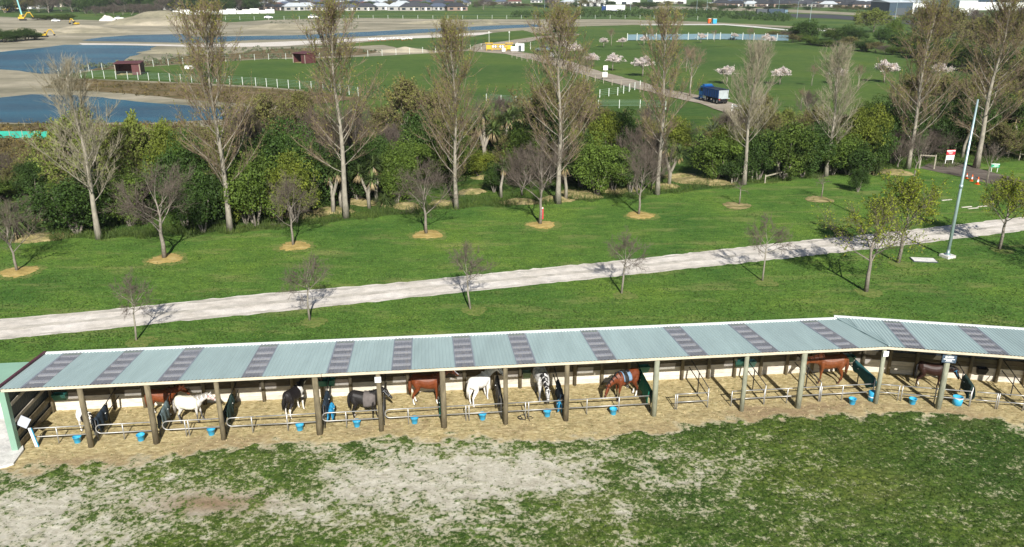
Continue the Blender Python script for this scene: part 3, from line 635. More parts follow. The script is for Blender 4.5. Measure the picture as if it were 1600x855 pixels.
for i, v0, v1, z, dr, m, lb_ in [(0, .1, 1.25, 1.06, .75, 'rug_navy', 'dark navy rug over the partition beside the white and black pony'), (1, .25, 1.35, 1.06, .8, 'rug_grey', 'dark grey rug over the partition behind the grey horse'),
        (2, .3, 1.6, 1.09, .85, 'rug_dark', 'dark green rug over the partition right of the grey horse'), (3, .3, 1.5, 1.07, .8, 'rug_navy', 'black rug over the partition beside the piebald horse'), (6, .35, 2.1, 1.10, .8, 'black', 'black rug over the partition right of the white horse'),
        (7, .2, 1.5, 1.06, .85, 'rug_navy', 'black rug over the partition right of the grey horse with black mane'), (8, .1, 2.0, 1.09, .85, 'rug_green', 'emerald green rug over the partition right of the saddled bay horse'), (12, .1, 1.9, 1.08, .65, 'rug_teal', 'teal rug over the partition left of the corner post'), (13, .1, 1.2, 1.06, .8, 'rug_dark', 'dark green rug over the partition right of the dark bay horse')]:
    u, wg = PU[i]; cloth('horse_rug', u, wg, v0 + .35, v1 + .35, z, dr, M[m], lb_, seed=i)
u, wg = PU[3]; cloth('horse_rug', u + .24, wg, .5, 1.3, .75, .5, M['rug_blue'], 'bright blue rug draped low beside the black rug, right of the piebald horse', seed=21)
u, wg = PU[5]; cloth('horse_rug', u + .02, wg, .4, .9, 1.05, .9, M['rug_green'], 'narrow green rug hanging behind the chestnut with the pale face', seed=23, w=.06)
u, wg = PU[7]; cloth('horse_rug', u - .1, wg, .45, .8, .62, .5, M['rug_blue'], 'blue cloth hanging at the foot of the partition left of the saddled bay', seed=24, w=.06)
# buckets
bk = empty('bucket')
mb = MB().lathe([(0, 0.0), (.115, 0.0), (.125, .02), (.165, .27), (.178, .275), (.178, .295), (.155, .29), (.115, .03), (0, .03)], k=16); mb.build('pail', M['blue'], bk, True)
hd = [(.172 * math.cos(t), -.06 - .02 * math.sin(t), .285 - .13 * math.sin(t)) for t in np.linspace(0, math.pi, 9)]; MB().tube(hd, .006, 5).build('handle', M['pipe'], bk, True)
MB().lathe([(0, .15), (.135, .15), (.0, .152)], k=12).build('water', mat('bucket_water', (.02, .05, .06), .1, .1), bk, True)
bl = ['in front of the white and black pony', 'in front of the first chestnut horse', 'in front of the grey horse in the cream rug', 'in front of the piebald horse', 'in front of the black horse', 'in front of the chestnut with the pale face', 'in front of the white horse', 'in front of the grey horse with black mane', 'under the nose of the saddled bay horse', 'in front of the bright bay horse', 'in front of the dark bay horse']
for i, (x, y) in enumerate([(122, 692), (221, 689), (331, 680), (469, 673), (558, 667), (648, 662), (754, 656), (855, 651), (958, 648), (1331, 632), (1425, 632)]):
    o = bk if i == 0 else copy_tree(bk); place(o, at(x, y) + Vector((0, 0, .02)), i * .9, 1.0, 'round blue bucket on the straw ' + bl[i], 'blue buckets in front of the stalls'); o['category'] = 'bucket'
# hanging feeders on the back wall and by the rails
def feeder(px, pz, wing, w, m, label, v=VW - .16):
    u = u_of(px, pz, v, wing); e = empty('feeder', fr(u, v, pz, wing), WA if wing else SA, label=label, cat='feeder', group='feed boxes on the back wall')
    mb = MB(); a, b, h, d = w / 2, w / 2 - .05, .34, .16
    R4 = lambda x, z, y0, y1: [(-x, y0, z), (x, y0, z), (x, y1, z), (-x, y1, z)]
    mb.rings([R4(b, -h / 2, -.06, .12), R4(a, h / 2, -.2, .14), R4(a - .03, h / 2, -.17, .11), R4(b - .03, -h / 2 + .03, -.04, .09)]); mb.build('feed_box', m, e)
    MB().box((0, .15, .05), (w * .9, .02, .4)).build('hanger_plate', M['pipe'], e); return e
feeder(94, .8, 0, .6, M['teal'], 'dark teal feed box on the back wall behind the pony')
feeder(505, .85, 0, .5, M['teal'], 'left green feed box on the back wall, right of the piebald horse'); feeder(516, .85, 0, .45, M['teal'], 'right green feed box on the back wall, left of the black horse')
feeder(823, .75, 0, .4, mat('sage_plastic', (.18, .26, .16), .5, .2, 4), 'small sage green feed box behind the grey horse with black mane')
feeder(1006, .75, 0, .5, M['teal'], 'green feed box behind the rump of the saddled bay'); feeder(1156, .8, 0, .55, M['teal'], 'green feed box left of the third post before the corner'); feeder(1173, .75, 0, .45, mat('pale_teal', (.16, .36, .36), .5, .1, 3), 'pale teal feed box right of the third post before the corner')
feeder(1326, .75, 0, .55, M['teal'], 'green feed box behind the bright bay horse'); feeder(1534, .6, 1, .45, M['black'], 'black feed box on the back wall, right of the dark bay')
u, wg = PU[12]; e = empty('drum', fr(u - .12, .25, 0, 0), 0, label='blue plastic drum hung below the teal rug by the corner post', cat='drum'); MB().lathe([(0, .05), (.17, .05), (.19, .5), (.17, .52), (0, .5)], k=14).build('drum_body', M['blue'], e, True); MB().lathe([(.192, .25), (.2, .27), (.192, .29)], k=14).build('rim_band', M['white'], e, True)
e = empty('drum', fr(PU[13][0] - .5, .55, 0, 1), 0, label='pale blue tub standing by the dark green rug at the right', cat='tub'); MB().lathe([(0, .0), (.2, .0), (.23, .42), (.21, .42), (.18, .05), (0, .04)], k=14).build('tub_body', M['blue'], e, True)
MB().lathe([(.232, .38), (.24, .4), (.232, .42)], k=14).build('rim_band', M['white'], e, True)
hl = empty('halter', at(816, 655) + Vector((0, 0, .05)), .4, label='black bridle dropped on the straw before the eighth stall', cat='bridle')
MB().tube([(.16 * math.cos(t) * (1 + .2 * math.sin(3 * t)), .2 * math.sin(t), .03 + .04 * math.sin(2 * t)) for t in np.linspace(0, 6.3, 18)], .018, 5).build('headpiece', M['black'], hl, True)
MB().tube([(-.1 + .09 * math.cos(t), .02 + .16 * math.sin(t), .03) for t in np.linspace(0, 6.3, 14)], .016, 5).build('noseband', M['black'], hl, True); MB().tube([(.15, -.1, .02), (.3, -.25, .02), (.45, -.2, .02), (.4, -.05, .02), (.25, .05, .02), (.2, -.4, .01)], .013, 5).build('rein', M['black'], hl, True)

# ------------------------------------------------------------------ horses: one continuous body each, remeshed from lofted limbs
M['red'] = mat('red_web', (.45, .04, .05), .7, .1); M['steel_'] = mat('grey_web', (.30, .32, .34), .7, .1)
M['hoof'] = mat('hoof_horn', (.06, .05, .04), .6, .2, 8); M['eye'] = mat('horse_eye', (.008, .006, .005), .15, .1); M['leather'] = mat('black_leather', (.02, .018, .017), .45, .3, 6)
M['mane_black'] = mat('black_hair', (.012, .011, .011), .6, .4, 12); M['mane_chestnut'] = mat('chestnut_hair', (.13, .04, .014), .6, .3, 12); M['mane_white'] = mat('pale_hair', (.62, .59, .53), .7, .2, 12); M['mane_grey'] = mat('grey_hair', (.30, .28, .25), .7, .3, 12)
m, N, L, B = new_mat('horse_coat'); a_ = N.new('ShaderNodeAttribute'); a_.attribute_name = 'coat'; n = noise(N, L, 7., 5, .75); r_ = ramp(N, L, n.outputs[0], [(.3, (.66, .66, .66)), (.7, (1.22, 1.2, 1.18))])
L.new(mixc(N, L, 1., a_.outputs['Color'], r_.outputs[0], 'MULTIPLY'), B.inputs['Base Color']); B.inputs['Roughness'].default_value = .5; B.inputs['Specular IOR Level'].default_value = .3; M['coat'] = m
TR = [(-.86, 1.22, .07, .13), (-.79, 1.21, .19, .25), (-.62, 1.20, .265, .32), (-.40, 1.16, .275, .325), (-.15, 1.10, .30, .34), (.10, 1.08, .305, .36), (.32, 1.10, .275, .36), (.48, 1.15, .22, .31), (.60, 1.15, .16, .23), (.68, 1.14, .07, .12)]
def ring(c, ax, up, hw, hh, k=14):
    c, ax, up = Vector(c), Vector(ax).normalized(), Vector(up); sd = ax.cross(up).normalized(); u2 = sd.cross(ax)
    return [c + sd * (hw * math.cos(2 * math.pi * j / k)) + u2 * (hh * math.sin(2 * math.pi * j / k)) for j in range(k)]
def horse(label, loc, head, coat, hair, neck=25, turn=0, headp=-35, tailsw=0., size=1., steps=(0, 0, 0, 0), forelock=True, halter=None):
    h = empty('horse', loc, R(head), label=label, cat='horse'); h.scale = (size * .91, size * 1.08, size * 1.0)
    mb = MB(); mb.rings([ring((x, 0, z), (1, 0, 0), (0, 0, 1), a, b) for x, z, a, b in TR])
    # neck and head along a path
    nd = lambda p, y: Vector((math.cos(R(p)) * math.cos(R(y)), math.cos(R(p)) * math.sin(R(y)), math.sin(R(p))))
    p = Vector((.40, 0, 1.22)); P = [p]; D = []
    for k in range(4):
        d = nd(neck * (.55 + .15 * k) + (18 * (1 - k / 3) if neck > 0 else 0), turn * (k + .5) / 4); D.append(d); P.append(P[-1] + d * .205)
    W = [.175, .135, .105, .09, .082]; Hh = [.30, .235, .185, .15, .135]
    D = [D[0]] + [((D[i] + D[i + 1]) / 2) for i in range(3)] + [D[3]]
    side = Vector((-math.sin(R(turn)), math.cos(R(turn)), 0)); rg = [ring(P[i], D[i], Vector((0, 0, 1)) if abs(D[i].z) < .9 else Vector((-1, 0, 0)), W[i], Hh[i]) for i in range(5)]; mb.rings(rg)
    poll = P[4]; hd = nd(headp, turn * 1.15); hu = side.cross(hd) * -1
    hp = [(-.07, .06, .08), (.02, .088, .125), (.14, .09, .135), (.27, .072, .105), (.40, .056, .078), (.50, .058, .068), (.56, .05, .056), (.585, .025, .03)]
    hu = hd.cross(Vector((-math.sin(R(turn * 1.15)), math.cos(R(turn * 1.15)), 0)))
    mb.rings([ring(poll + hd * t - hu * (.02 + .03 * t), hd, hu, a, b, 12) for t, a, b in hp])
    sd = hd.cross(hu).normalized()
    for s_ in (-1, 1):
        b = poll + hu * .09 + sd * .055 * s_ - hd * .01; mb.tube([b - hu * .05, b + hu * .05 + sd * .012 * s_, b + hu * .15 + hd * .01], [.036, .034, .008], 6)
    feet = []
    for i, (fx, s_) in enumerate(((1, 1), (1, -1), (0, 1), (0, -1))):
        o = steps[i]; y = .155 * s_
        if fx: L_ = [(.42, .10 * s_, 1.14, .16), (.42, y, .92, .115), (.41 + o * .25, y, .74, .08), (.43 + o * .5, y, .52, .058), (.43 + o * .55, y, .45, .05), (.43 + o * .8, y, .27, .038), (.44 + o * .95, y, .15, .046), (.47 + o, y, .08, .04), (.49 + o, y, .045, .05), (.50 + o, y, .0, .058)]
        else: L_ = [(-.60, .09 * s_, 1.16, .20), (-.55, y * .9, .98, .175), (-.50 + o * .15, y, .82, .125), (-.62 + o * .4, y, .64, .08), (-.73 + o * .6, y, .50, .058), (-.73 + o * .65, y, .44, .05), (-.71 + o * .85, y, .27, .040), (-.70 + o * .95, y, .15, .047), (-.67 + o, y, .08, .041), (-.65 + o, y, .045, .05), (-.64 + o, y, .0, .058)]
        mb.tube([q[:3] for q in L_], [q[3] for q in L_], 10); feet.append(L_[-1])
    me = mb.mesh('horse_body'); o = link('body', me, h); rm = o.modifiers.new('r', 'REMESH'); rm.mode = 'VOXEL'; rm.voxel_size = .024; sm = o.modifiers.new('s', 'SMOOTH'); sm.factor = .6; sm.iterations = 5
    dg = bpy.context.evaluated_depsgraph_get(); me2 = bpy.data.meshes.new_from_object(o.evaluated_get(dg)); o.modifiers.clear(); o.data = me2; bpy.data.meshes.remove(me); me2.name = 'horse_body'
    n = len(me2.vertices); V = np.empty(n * 3, np.float32); me2.vertices.foreach_get('co', V); V = V.reshape(-1, 3)
    me2.polygons.foreach_set('use_smooth', [True] * len(me2.polygons)); me2.materials.clear(); me2.materials.append(M['coat'])
    hx = np.array([(v - np.array(poll)) @ np.array(hd) for v in V]); hside = (V - np.array(poll)) @ np.array(sd); near = np.linalg.norm(V - np.array(poll + hd * .28), axis=1) < .40; hup = (V - np.array(poll)) @ np.array(hu)
    C = np.ones((n, 4), np.float32); C[:, :3] = coat(V, hx, hside, hup, near & (hx > -.05), feet)
    ca = me2.color_attributes.new('coat', 'FLOAT_COLOR', 'POINT'); ca.data.foreach_set('color', C.ravel())
    for f in feet: MB().lathe([(0, .0), (.064, .0), (.052, .06), (0, .062)], (f[0] + .01, f[1], 0), 10).build('hoof', M['hoof'], h, True)
    for s_ in (-1, 1): c = poll + hd * .13 + hu * .045 + sd * .086 * s_; MB().lathe([(0, -.02), (.014, -.014), (.02, 0), (.014, .014), (0, .02)], c, 8).build('eye', M['eye'], h, True)
    g = np.random.default_rng(len(label)); mb = MB()
    for i in range(15):
        t = i / 14 * 3.9; k = min(3, int(t)); c = P[k].lerp(P[k + 1], t - k); d = D[k]; sdn = d.cross(Vector((0, 0, 1)) if abs(d.z) < .9 else Vector((-1, 0, 0))).normalized(); upn = sdn.cross(d)
        w_, hh_ = np.interp(t, range(5), W), np.interp(t, range(5), Hh); s_ = 1 if i % 4 else -1
        b = c + upn * hh_ * .94; mb.tube([b - upn * .04, b + upn * .035 + sdn * .02 * s_, b + sdn * (w_ * .75 * s_) - upn * .03, b + sdn * (w_ * 1.1 * s_) - upn * .17 + d * .03 * g.normal()], [.03, .045, .034, .008], 5)
    if forelock: b = poll + hu * .10; mb.tube([b - hd * .03, b + hu * .03 + hd * .05, b + hd * .19 - hu * .01], [.025, .03, .006], 5)
    mb.build('mane', hair, h, True); mb = MB()
    for i in range(9):
        a = i / 9 * 6.28; x, y = .035 * math.cos(a), .035 * math.sin(a); z2 = .42 + g.uniform(0, .18)
        mb.tube([(-.83 + x * .5, y * .6, 1.36), (-.90 + x, y + tailsw * .1, 1.22), (-.915 + x * 1.7, y * 1.7 + tailsw * .25, .92), (-.90 + x * 1.2, y * 1.3 + tailsw * .4, z2)], [.03, .036, .036, .008], 5)
    mb.build('tail', hair, h, True)
    if halter:
        mb = MB()
        for t, a, b in ((.36, .068, .092), (.0, .10, .145)): mb.tube([tuple(p) for p in ring(poll + hd * t - hu * (.02 + .03 * t), hd, hu, a, b, 12)] + [tuple(ring(poll + hd * t - hu * (.02 + .03 * t), hd, hu, a, b, 12)[0])], .012, 4)
        for s_ in (-1, 1): mb.tube([poll + hd * .36 + sd * .068 * s_ - hu * .03, poll + hd * .17 + sd * .097 * s_ - hu * .03, poll + sd * .10 * s_], .011, 4)
        mb.build('halter', M[halter], h, True)
    return h, dict(poll=poll, hd=hd, hu=hu, sd=sd)
def coatf(base, sock=None, sockh=(.3, .3, .3, .3), points=None, pointh=.55, blaze=None, muzzle=None, patch=None, dapple=0., belly=None):
    base = np.array(base)
    def f(V, hx, hs, hup, hm, feet):
        C = np.tile(base, (len(V), 1)); z = V[:, 2:3]
        n = vnoise(V, 5., 3)[:, None]
        if dapple: C = C * (1 - dapple * (vnoise(V, 9., 5)[:, None] > .56)) 
        if belly is not None: C = C + (np.array(belly) - C) * np.clip((1.0 - z + (n - .5) * .2) * 4, 0, 1) * (z > .55)
        if patch is not None: C = patch(V, C, n)
        if points is not None: C = C + (np.array(points) - C) * np.clip((pointh - z + (n - .5) * .15) * 8, 0, 1)
        if sock is not None:
            for i, ft in enumerate(feet):
                nearf = (np.hypot(V[:, 0] - ft[0], V[:, 1] - ft[1]) < .26) & (V[:, 1] * ft[1] > 0); w = np.clip((sockh[i] - z[:, 0] + (n[:, 0] - .5) * .06) * 20, 0, 1) * nearf; C = C + (np.array(sock) - C) * w[:, None]
        if muzzle is not None: C = C + (np.array(muzzle) - C) * (np.clip((hx - .40) * 9, 0, 1) * hm)[:, None]
        if blaze: w = (np.abs(hs) < blaze) & (hup > 0) & hm & (hx > .06); C[w] = (.72, .68, .64)
        return C
    return f
CH = (.17, .045, .014); BAY = (.14, .036, .013); WH = (.74, .72, .68); BK = (.014, .012, .013)
def piebald_pony(V, C, n):
    w = (V[:, 0] > .02 + (n[:, 0] - .5) * .5) & (V[:, 2] > .62); C[w] = BK; C[(V[:, 2] < .6)] = WH; return C
def piebald(V, C, n):
    w = (np.abs(V[:, 0] - .30 - (n[:, 0] - .5) * .3) < .10) & (V[:, 2] > .8) | (V[:, 0] > .62) & (V[:, 2] > 1.25) & (n[:, 0] > .50); C[w] = WH; C[(V[:, 2] < .55 + (n[:, 0] - .5) * .3)] = WH; return C
def hp_(x, y): p = at(x, y); return (p.x, p.y, .02)
def mid(a, b): return ((a[0] + b[0]) / 2, (a[1] + b[1]) / 2, .02)
horse('small white and black pony grazing behind the first post', hp_(139, 677), -38, coatf(WH, patch=piebald_pony), M['mane_white'], -32, -10, -62, size=.72, steps=(.1, -.08, 0, .1))
horse('chestnut horse standing behind the second post with its head lowered', hp_(258, 648), 5, coatf(CH, WH, (.2, .2, .38, .34), muzzle=(.10, .03, .015)), M['mane_chestnut'], 14, 4, -42, size=.84, halter='leather', steps=(.05, -.08, .05, -.1))
hz = horse('grey horse wearing a cream rug, third stall from the left', hp_(301, 659), 2, coatf((.60, .585, .56), points=(.10, .10, .105), pointh=.62, dapple=.12, muzzle=(.14, .13, .13)), M['mane_grey'], 18, 6, -40, size=.82, halter='red', steps=(.12, -.05, -.05, .08))[0]
horse('black and white piebald horse seen from behind, head turned right', hp_(463, 645), 68, coatf(BK, patch=piebald, blaze=.05), M['mane_black'], 38, -32, -25, .3, size=.86, steps=(.05, 0, .06, -.04))
hk = horse('black horse with a grey shoulder rug, facing right behind a post', hp_(573, 654), -3, coatf((.016, .014, .014), (.5, .46, .42), (.0, .0, .2, .12)), M['mane_black'], 28, -14, -38, size=.90, halter='steel_', steps=(.08, -.04, -.02, .06))[0]
horse('shiny chestnut horse with a pale face, facing right, sixth stall', hp_(670, 630), 6, coatf((.15, .037, .011), WH, (.22, .3, .3, .38), blaze=.045), M['mane_chestnut'], 30, 4, -35, halter='rug_navy', steps=(.04, -.04, .02, -.06))
horse('white horse walking away to the right beside the black rug', hp_(751, 627), 50, coatf((.76, .74, .71), muzzle=(.4, .36, .35)), M['mane_white'], 22, -48, -52, .2, size=.93, halter='rug_navy', steps=(.15, -.1, .06, -.08))
horse('grey horse with black mane, facing the camera with its head down', hp_(846, 622), -80, coatf((.64, .63, .62), points=(.16, .16, .17), pointh=.6, dapple=.35), M['mane_black'], -28, 6, -70, halter='black', steps=(.05, -.05, 0, .05))
hb = horse('saddled bay horse grazing beside the blue bucket, white hind socks', hp_(975, 622), -152, coatf(BAY, WH, (.0, .0, .36, .36), points=(.03, .015, .012), pointh=.5, muzzle=(.04, .02, .015)), M['mane_black'], -30, 12, -60, size=.94, halter='leather', steps=(.08, -.1, .04, -.06))[0]
horse('bright bay horse facing left, head lowered behind a post', hp_(1292, 598), 178, coatf((.16, .048, .015), points=(.09, .03, .015), pointh=.35, muzzle=(.02, .015, .012)), M['mane_chestnut'], -6, 8, -50, steps=(.05, -.15, .15, -.12))
horse('dark bay horse facing right behind the post with the dark sign', hp_(1452, 606), -12, coatf((.028, .011, .008), WH, (.0, .0, .26, .0), points=(.014, .01, .01), pointh=.5, blaze=.03), M['mane_black'], -4, -4, -60, size=.88, halter='rug_blue', steps=(.1, -.12, .08, -.12))
def drape(x0, x1, drop, m, parent, name, scale=1.07, binding=None):      # a horse rug following the trunk
    mb = MB(); rg = []; K = 15
    for x in np.linspace(x0, x1, 14):
        z, a, b = [np.interp(x, [t[0] for t in TR], [t[i] for t in TR]) for i in (1, 2, 3)]; row = []
        for j in range(K):
            q = (j / (K - 1) * 2 - 1) * R(drop); y = math.sin(q) * a * scale; zz = z + math.cos(q) * b * scale
            if abs(q) > R(95): y = math.copysign(a * scale * (1 - .15 * (abs(q) - R(95))), q); zz = z - (abs(q) - R(90)) * .30
            row.append((x, y, zz + .012 * math.sin(x * 23 + j)))
        rg += row
    fs = [(i * K + j, (i + 1) * K + j, (i + 1) * K + j + 1, i * K + j + 1) for i in range(13) for j in range(K - 1)]
    o = mb.add(rg, fs).build(name, m, parent, True); sd_ = o.modifiers.new('t', 'SOLIDIFY'); sd_.thickness = .018; sd_.offset = 1; return o
drape(-.84, .52, 128, mat('cream_rug', (.66, .62, .50), .9, .12, 4, .3, 9), hz, 'rug'); drape(-.05, .58, 150, mat('grey_clip_rug', (.115, .10, .095), .9, .2, 5), hk, 'rug', 1.05)
sa = empty('saddle', hb.location, hb.rotation_euler.z, label='black saddle on a blue saddle cloth on the bay horse', cat='saddle'); sa.scale = hb.scale
drape(-.20, .30, 92, mat('saddle_cloth_blue', (.16, .25, .36), .9, .25, 12), sa, 'saddle_cloth', 1.06); drape(.03, .25, 100, M['leather'], sa, 'saddle_flap', 1.14)
mb = MB(); mb.rings([ring((x, 0, z), (1, 0, .0), (0, 0, 1), a, b, 10) for x, z, a, b in [(-.20, 1.47, .05, .02), (-.15, 1.475, .15, .045), (-.02, 1.45, .14, .035), (.12, 1.455, .10, .04), (.20, 1.49, .07, .055), (.24, 1.49, .03, .02)]]); mb.build('seat', M['leather'], sa, True)
for s_ in (-1, 1):
    MB().tube([(.12, .33 * s_, 1.15), (.12, .345 * s_, .88)], .012, 5).build('stirrup_leather', M['leather'], sa); MB().tube([(.12 + .06 * math.cos(t), .35 * s_, .82 + .07 * math.sin(t)) for t in np.linspace(0, 6.3, 11)], .01, 5).build('stirrup_iron', M['pipe'], sa, True)
MB().tube([(.16, .31 * math.cos(t), 1.10 + .36 * math.sin(t)) for t in np.linspace(math.pi, 2 * math.pi, 9)], .03, 5).build('girth', M['leather'], sa, True)

# ------------------------------------------------------------------ trees: the first of each kind, then copies where the photo has them
ORD = ['first', 'second', 'third', 'fourth', 'fifth', 'sixth', 'seventh', 'eighth', 'ninth', 'tenth', 'eleventh', 'twelfth', 'thirteenth', 'fourteenth', 'fifteenth', 'sixteenth']
USED = {}
def put(kind, protos, loc, s, rz, label, cat, group=None, name=None):
    k = USED.get(id(protos), 0); USED[id(protos)] = k + 1
    p = protos[k % len(protos)]; o = p if k < len(protos) else copy_tree(p)
    place(o, loc, rz, s, label, group); o['category'] = cat; return o
def mulch(x, y, r_, m, name='dry_grass_ring', top=.085):
    c = at(x, y); g = np.random.default_rng(int(x)); K = 44; vs = [(c.x, c.y, top)]; n_ = 3
    for q in (.55, .85, 1.0):
        for j in range(K): a = 2 * math.pi * j / K; rr_ = r_ * q * (1 + .09 * math.sin(3 * a + x) + .075 * g.normal() * q); vs.append((c.x + rr_ * math.cos(a), c.y + rr_ * math.sin(a), (top - .018) * (1 - q * q) + (.018 if top < .05 else .03)))
    fs = [(0, 1 + j, 1 + (j + 1) % K) for j in range(K)] + [(1 + b * K + j, 1 + (b + 1) * K + j, 1 + (b + 1) * K + (j + 1) % K, 1 + b * K + (j + 1) % K) for b in range(2) for j in range(K)]
    struct(name, MB().add(vs, fs).mesh(name, (), True), m)
pop = [make_tree('poplar_tree', poplar(21 + i, 16., (44, 38, 50)[i], (3.5, 3.3, 3.8)[i], (.17, .21, .15)[i], (1.1, .9, 1.2)[i]), M['bark_pale'], M['twig_poplar'], M['bud_olive']) for i in range(3)]
popb = [make_tree('poplar_tree', poplar(41 + i, 12.5, 34, 2.9, (.2, .26)[i], .0), M['bark_pale'], M['twig_pale']) for i in range(2)]
for i, (x, y, h, w, b) in enumerate([(155, 373, 12.45, 1., 1), (360, 361, 16.3, 1., 0), (541, 340, 16.5, 1.08, 0), (713, 326, 14.8, .95, 0), (872, 318, 15.8, 1.1, 0), (1027, 304, 15.6, .95, 0), (1162, 288, 12.6, .95, 1), (1290, 275, 12., 1., 1), (1418, 264, 16.2, 1.05, 0), (1525, 262, 17.4, 1.2, 0), (1640, 250, 17, 1., 0)]):
    H0 = 12.5 if b else 16.
    put('poplar', popb if b else pop, at(x, y), (h / H0 * w * 1.2, h / H0 * w * 1.2, h / H0), i * 1.7, f"tall bare poplar behind the lawn, {ORD[i]} from the left" + (', pale leafless twigs' if b else ', olive buds on top'), 'poplar', 'row of tall poplars behind the lawn')
ring_t = [make_tree('bare_tree', bare(61 + i, 6.5, .26, 9, .16, 52, depth=3, kids=(7, 7, 8), r=.11, leafy=0), M['bark_grey'], M['twig_brown']) for i in range(3)]
LW = 'in the row on a dry grass ring'
for i, (x, y, h, w) in enumerate([(27, 424, 5.0, .95), (257, 404, 7.0, 1.15), (458, 384, 5.5, .85), (666, 366, 5.9, 1.05), (844, 351, 7.3, .95), (998, 336, 6.0, .9)]):
    put('ring', ring_t, at(x, y), (h / 6.5 * w, h / 6.5 * w, h / 6.5), i * 2.1, f"bare brown twiggy tree {LW}, {ORD[i]} from the left", 'tree', 'bare trees on dry grass rings'); mulch(x + 4, y + 1.5, 1.5, M['dryring_pale'], 'faded_grass_ring', .024); mulch(x + 3, y + 1, 1.12, M['dryring'])
sap = [make_tree('young_tree', bare(70, 2.2, .55, 7, .0, 75, depth=2, kids=(6, 6), r=.045), M['bark_grey'], M['twig_brown'])]
for i, (x, y) in enumerate([(1155, 320), (1283, 310)]):
    put('sap', sap, at(x, y), 1.1, i * 1.5, ['left', 'right'][i] + ' small flat topped bare sapling on a brown mulch ring', 'sapling', 'saplings on mulch rings'); mulch(x - 4, y + 2, 1.2, M['straw'], 'mulch_ring')
road_t = [make_tree('young_tree', bare(81 + i, 4.1, .40, 8, .05, 58, lean=((.06, .02), (-.03, 0), (-.10, .03))[i], depth=3, kids=(6, 6, 7), r=.062, fine=1.25), M['bark_pale'], M['twig_brown']) for i in range(3)]
for i, (x, y, h, w) in enumerate([(213, 532, 3.9, .85), (484, 501, 4.1, .95), (735, 483, 4.2, .85), (971, 459, 4.1, .95), (1191, 439, 4.5, .8)]):
    put('road', road_t, at(x, y), (h / 4.1 * w, h / 4.1 * w, h / 4.1), (0, 2.2, 0, 0, 4.)[i], f"small bare tree between the gravel road and the shed, {ORD[i]} from the left", 'tree', 'small trees along the near side of the road'); mulch(x + 6, y + 3, .75, M['dryring_pale'], 'faded_grass_ring', .03)
spr = [make_tree('budding_tree', bare(91 + i, 6.2, .30, 9, .12, 52, depth=3, kids=(7, 7, 7), r=.115, leafy=(.34, .8)[i], lsize=.06), M['bark_grey'], M['twig_brown'], M['leaf_spring']) for i in range(2)]
for i, (x, y, h, w, l_) in enumerate([(1353, 456, 6.1, 1.05, 'budding olive green tree nearest the shed at the right, beside the gravel road'), (1403, 411, 6.4, .95, 'yellow green leafing tree just left of the tall lamp pole'), (1700, 440, 6., 1., 'budding tree at the right edge beyond the frame'), (1561, 390, 5.6, 1.0, 'yellow green leafing tree right of the tall lamp pole')]):
    put('spr', spr, at(x, y), (h / 6.2 * w, h / 6.2 * w, h / 6.2), i * 2.3 + .5, l_, 'tree', 'leafing trees by the road at the right'); mulch(x + 5, y + 2, .8, M['dryring_pale'], 'faded_grass_ring', .03)
slim = [make_tree('slim_tree', bare(99, 5.5, .4, 7, .5, 34, depth=3, kids=(5, 5, 5), r=.07), M['bark_grey'], M['twig_brown'])]
put('slim', slim, at(1425, 295), 1., 0, 'slim bare tree behind the yellow green tree at the right', 'tree'); put('slim', slim, at(1541, 290), .75, 2, 'slim bare young tree beside the orange cones', 'tree')
# shrubs and trees of the belt
def bush_proto(name, seed, m, n, lobes, size, flat=1., low=0., rough=.16, mw='bark_grey'):
    mb, A = leafbush(seed, n, lobes, size, flat, low, rough); root = empty(name); mb.build('stems', M[mw], root, True); link('foliage', np_mesh('foliage', *A, m), root); return root
def wispy(name, seed, m, mt, leafy, kids=(7, 8, 8), up=.35, spread=50, nl=12):
    return make_tree(name, bare(seed, 2., .06, nl, up, spread, depth=3, kids=kids, r=.035, leafy=leafy, lsize=.028, fine=.5), M['bark_grey'], mt, m, 'twigs')
K_ = {}
K_['dark'] = ([bush_proto('evergreen_bush', 101 + i, M['leaf_dark'], 16000, 40, .030) for i in range(3)], 'dark evergreen bush', 'bush')
K_['mid'] = ([bush_proto('evergreen_bush', 111 + i, M['leaf_mid'], 16000, 42, .029) for i in range(3)], 'mid green leafy bush', 'bush')
K_['lime'] = ([bush_proto('leafy_bush', 121 + i, M['leaf_lime'], 14000, 36, .030) for i in range(2)], 'yellow green leafy bush', 'bush')
K_['willow'] = ([wispy('willow_bush', 131 + i, M['leaf_willow'], M['twig_poplar'], 1.) for i in range(2)], 'feathery green willow bush', 'bush')
K_['khaki'] = ([wispy('twiggy_bush', 141 + i, M['leaf_khaki'], M['twig_poplar'], .55) for i in range(2)], 'khaki twiggy bush', 'bush')
K_['brown'] = ([wispy('twiggy_bush', 151 + i, None, M['twig_brown'], 0, (8, 8, 8)) for i in range(2)], 'brown leafless bush', 'bush')
def cabbage(seed, h, heads):
    g = np.random.default_rng(seed); root = empty('cabbage_tree'); mb = MB(); tops = []
    for i in range(heads):
        a = i * 2.3 + seed; t = (.5 * math.cos(a) * (heads > 1) + g.normal() * .08, .5 * math.sin(a) * (heads > 1) + g.normal() * .08, h * (1 - .14 * i))
        mb.tube([(0, 0, -.05), (.03 * i, .02, h * .35), ((t[0]) * .75, t[1] * .75, h * .7), t], [.15, .12, .10, .09], 7); tops.append(t)
    mb.build('trunk', M['bark_pale'], root, True)
    for t in tops:
        V, F = swords(g, 110, .85, .035, t, -.55, 1.45, .55); link('leaf_head', sword_mesh('leaf_head', V, F, M['sword']), root)
        V, F = swords(g, 46, .8, .035, (t[0], t[1], t[2] - .05), -1.5, -.75, .3); link('dead_skirt', sword_mesh('dead_skirt', V, F, M['dead_leaf']), root)
    return root
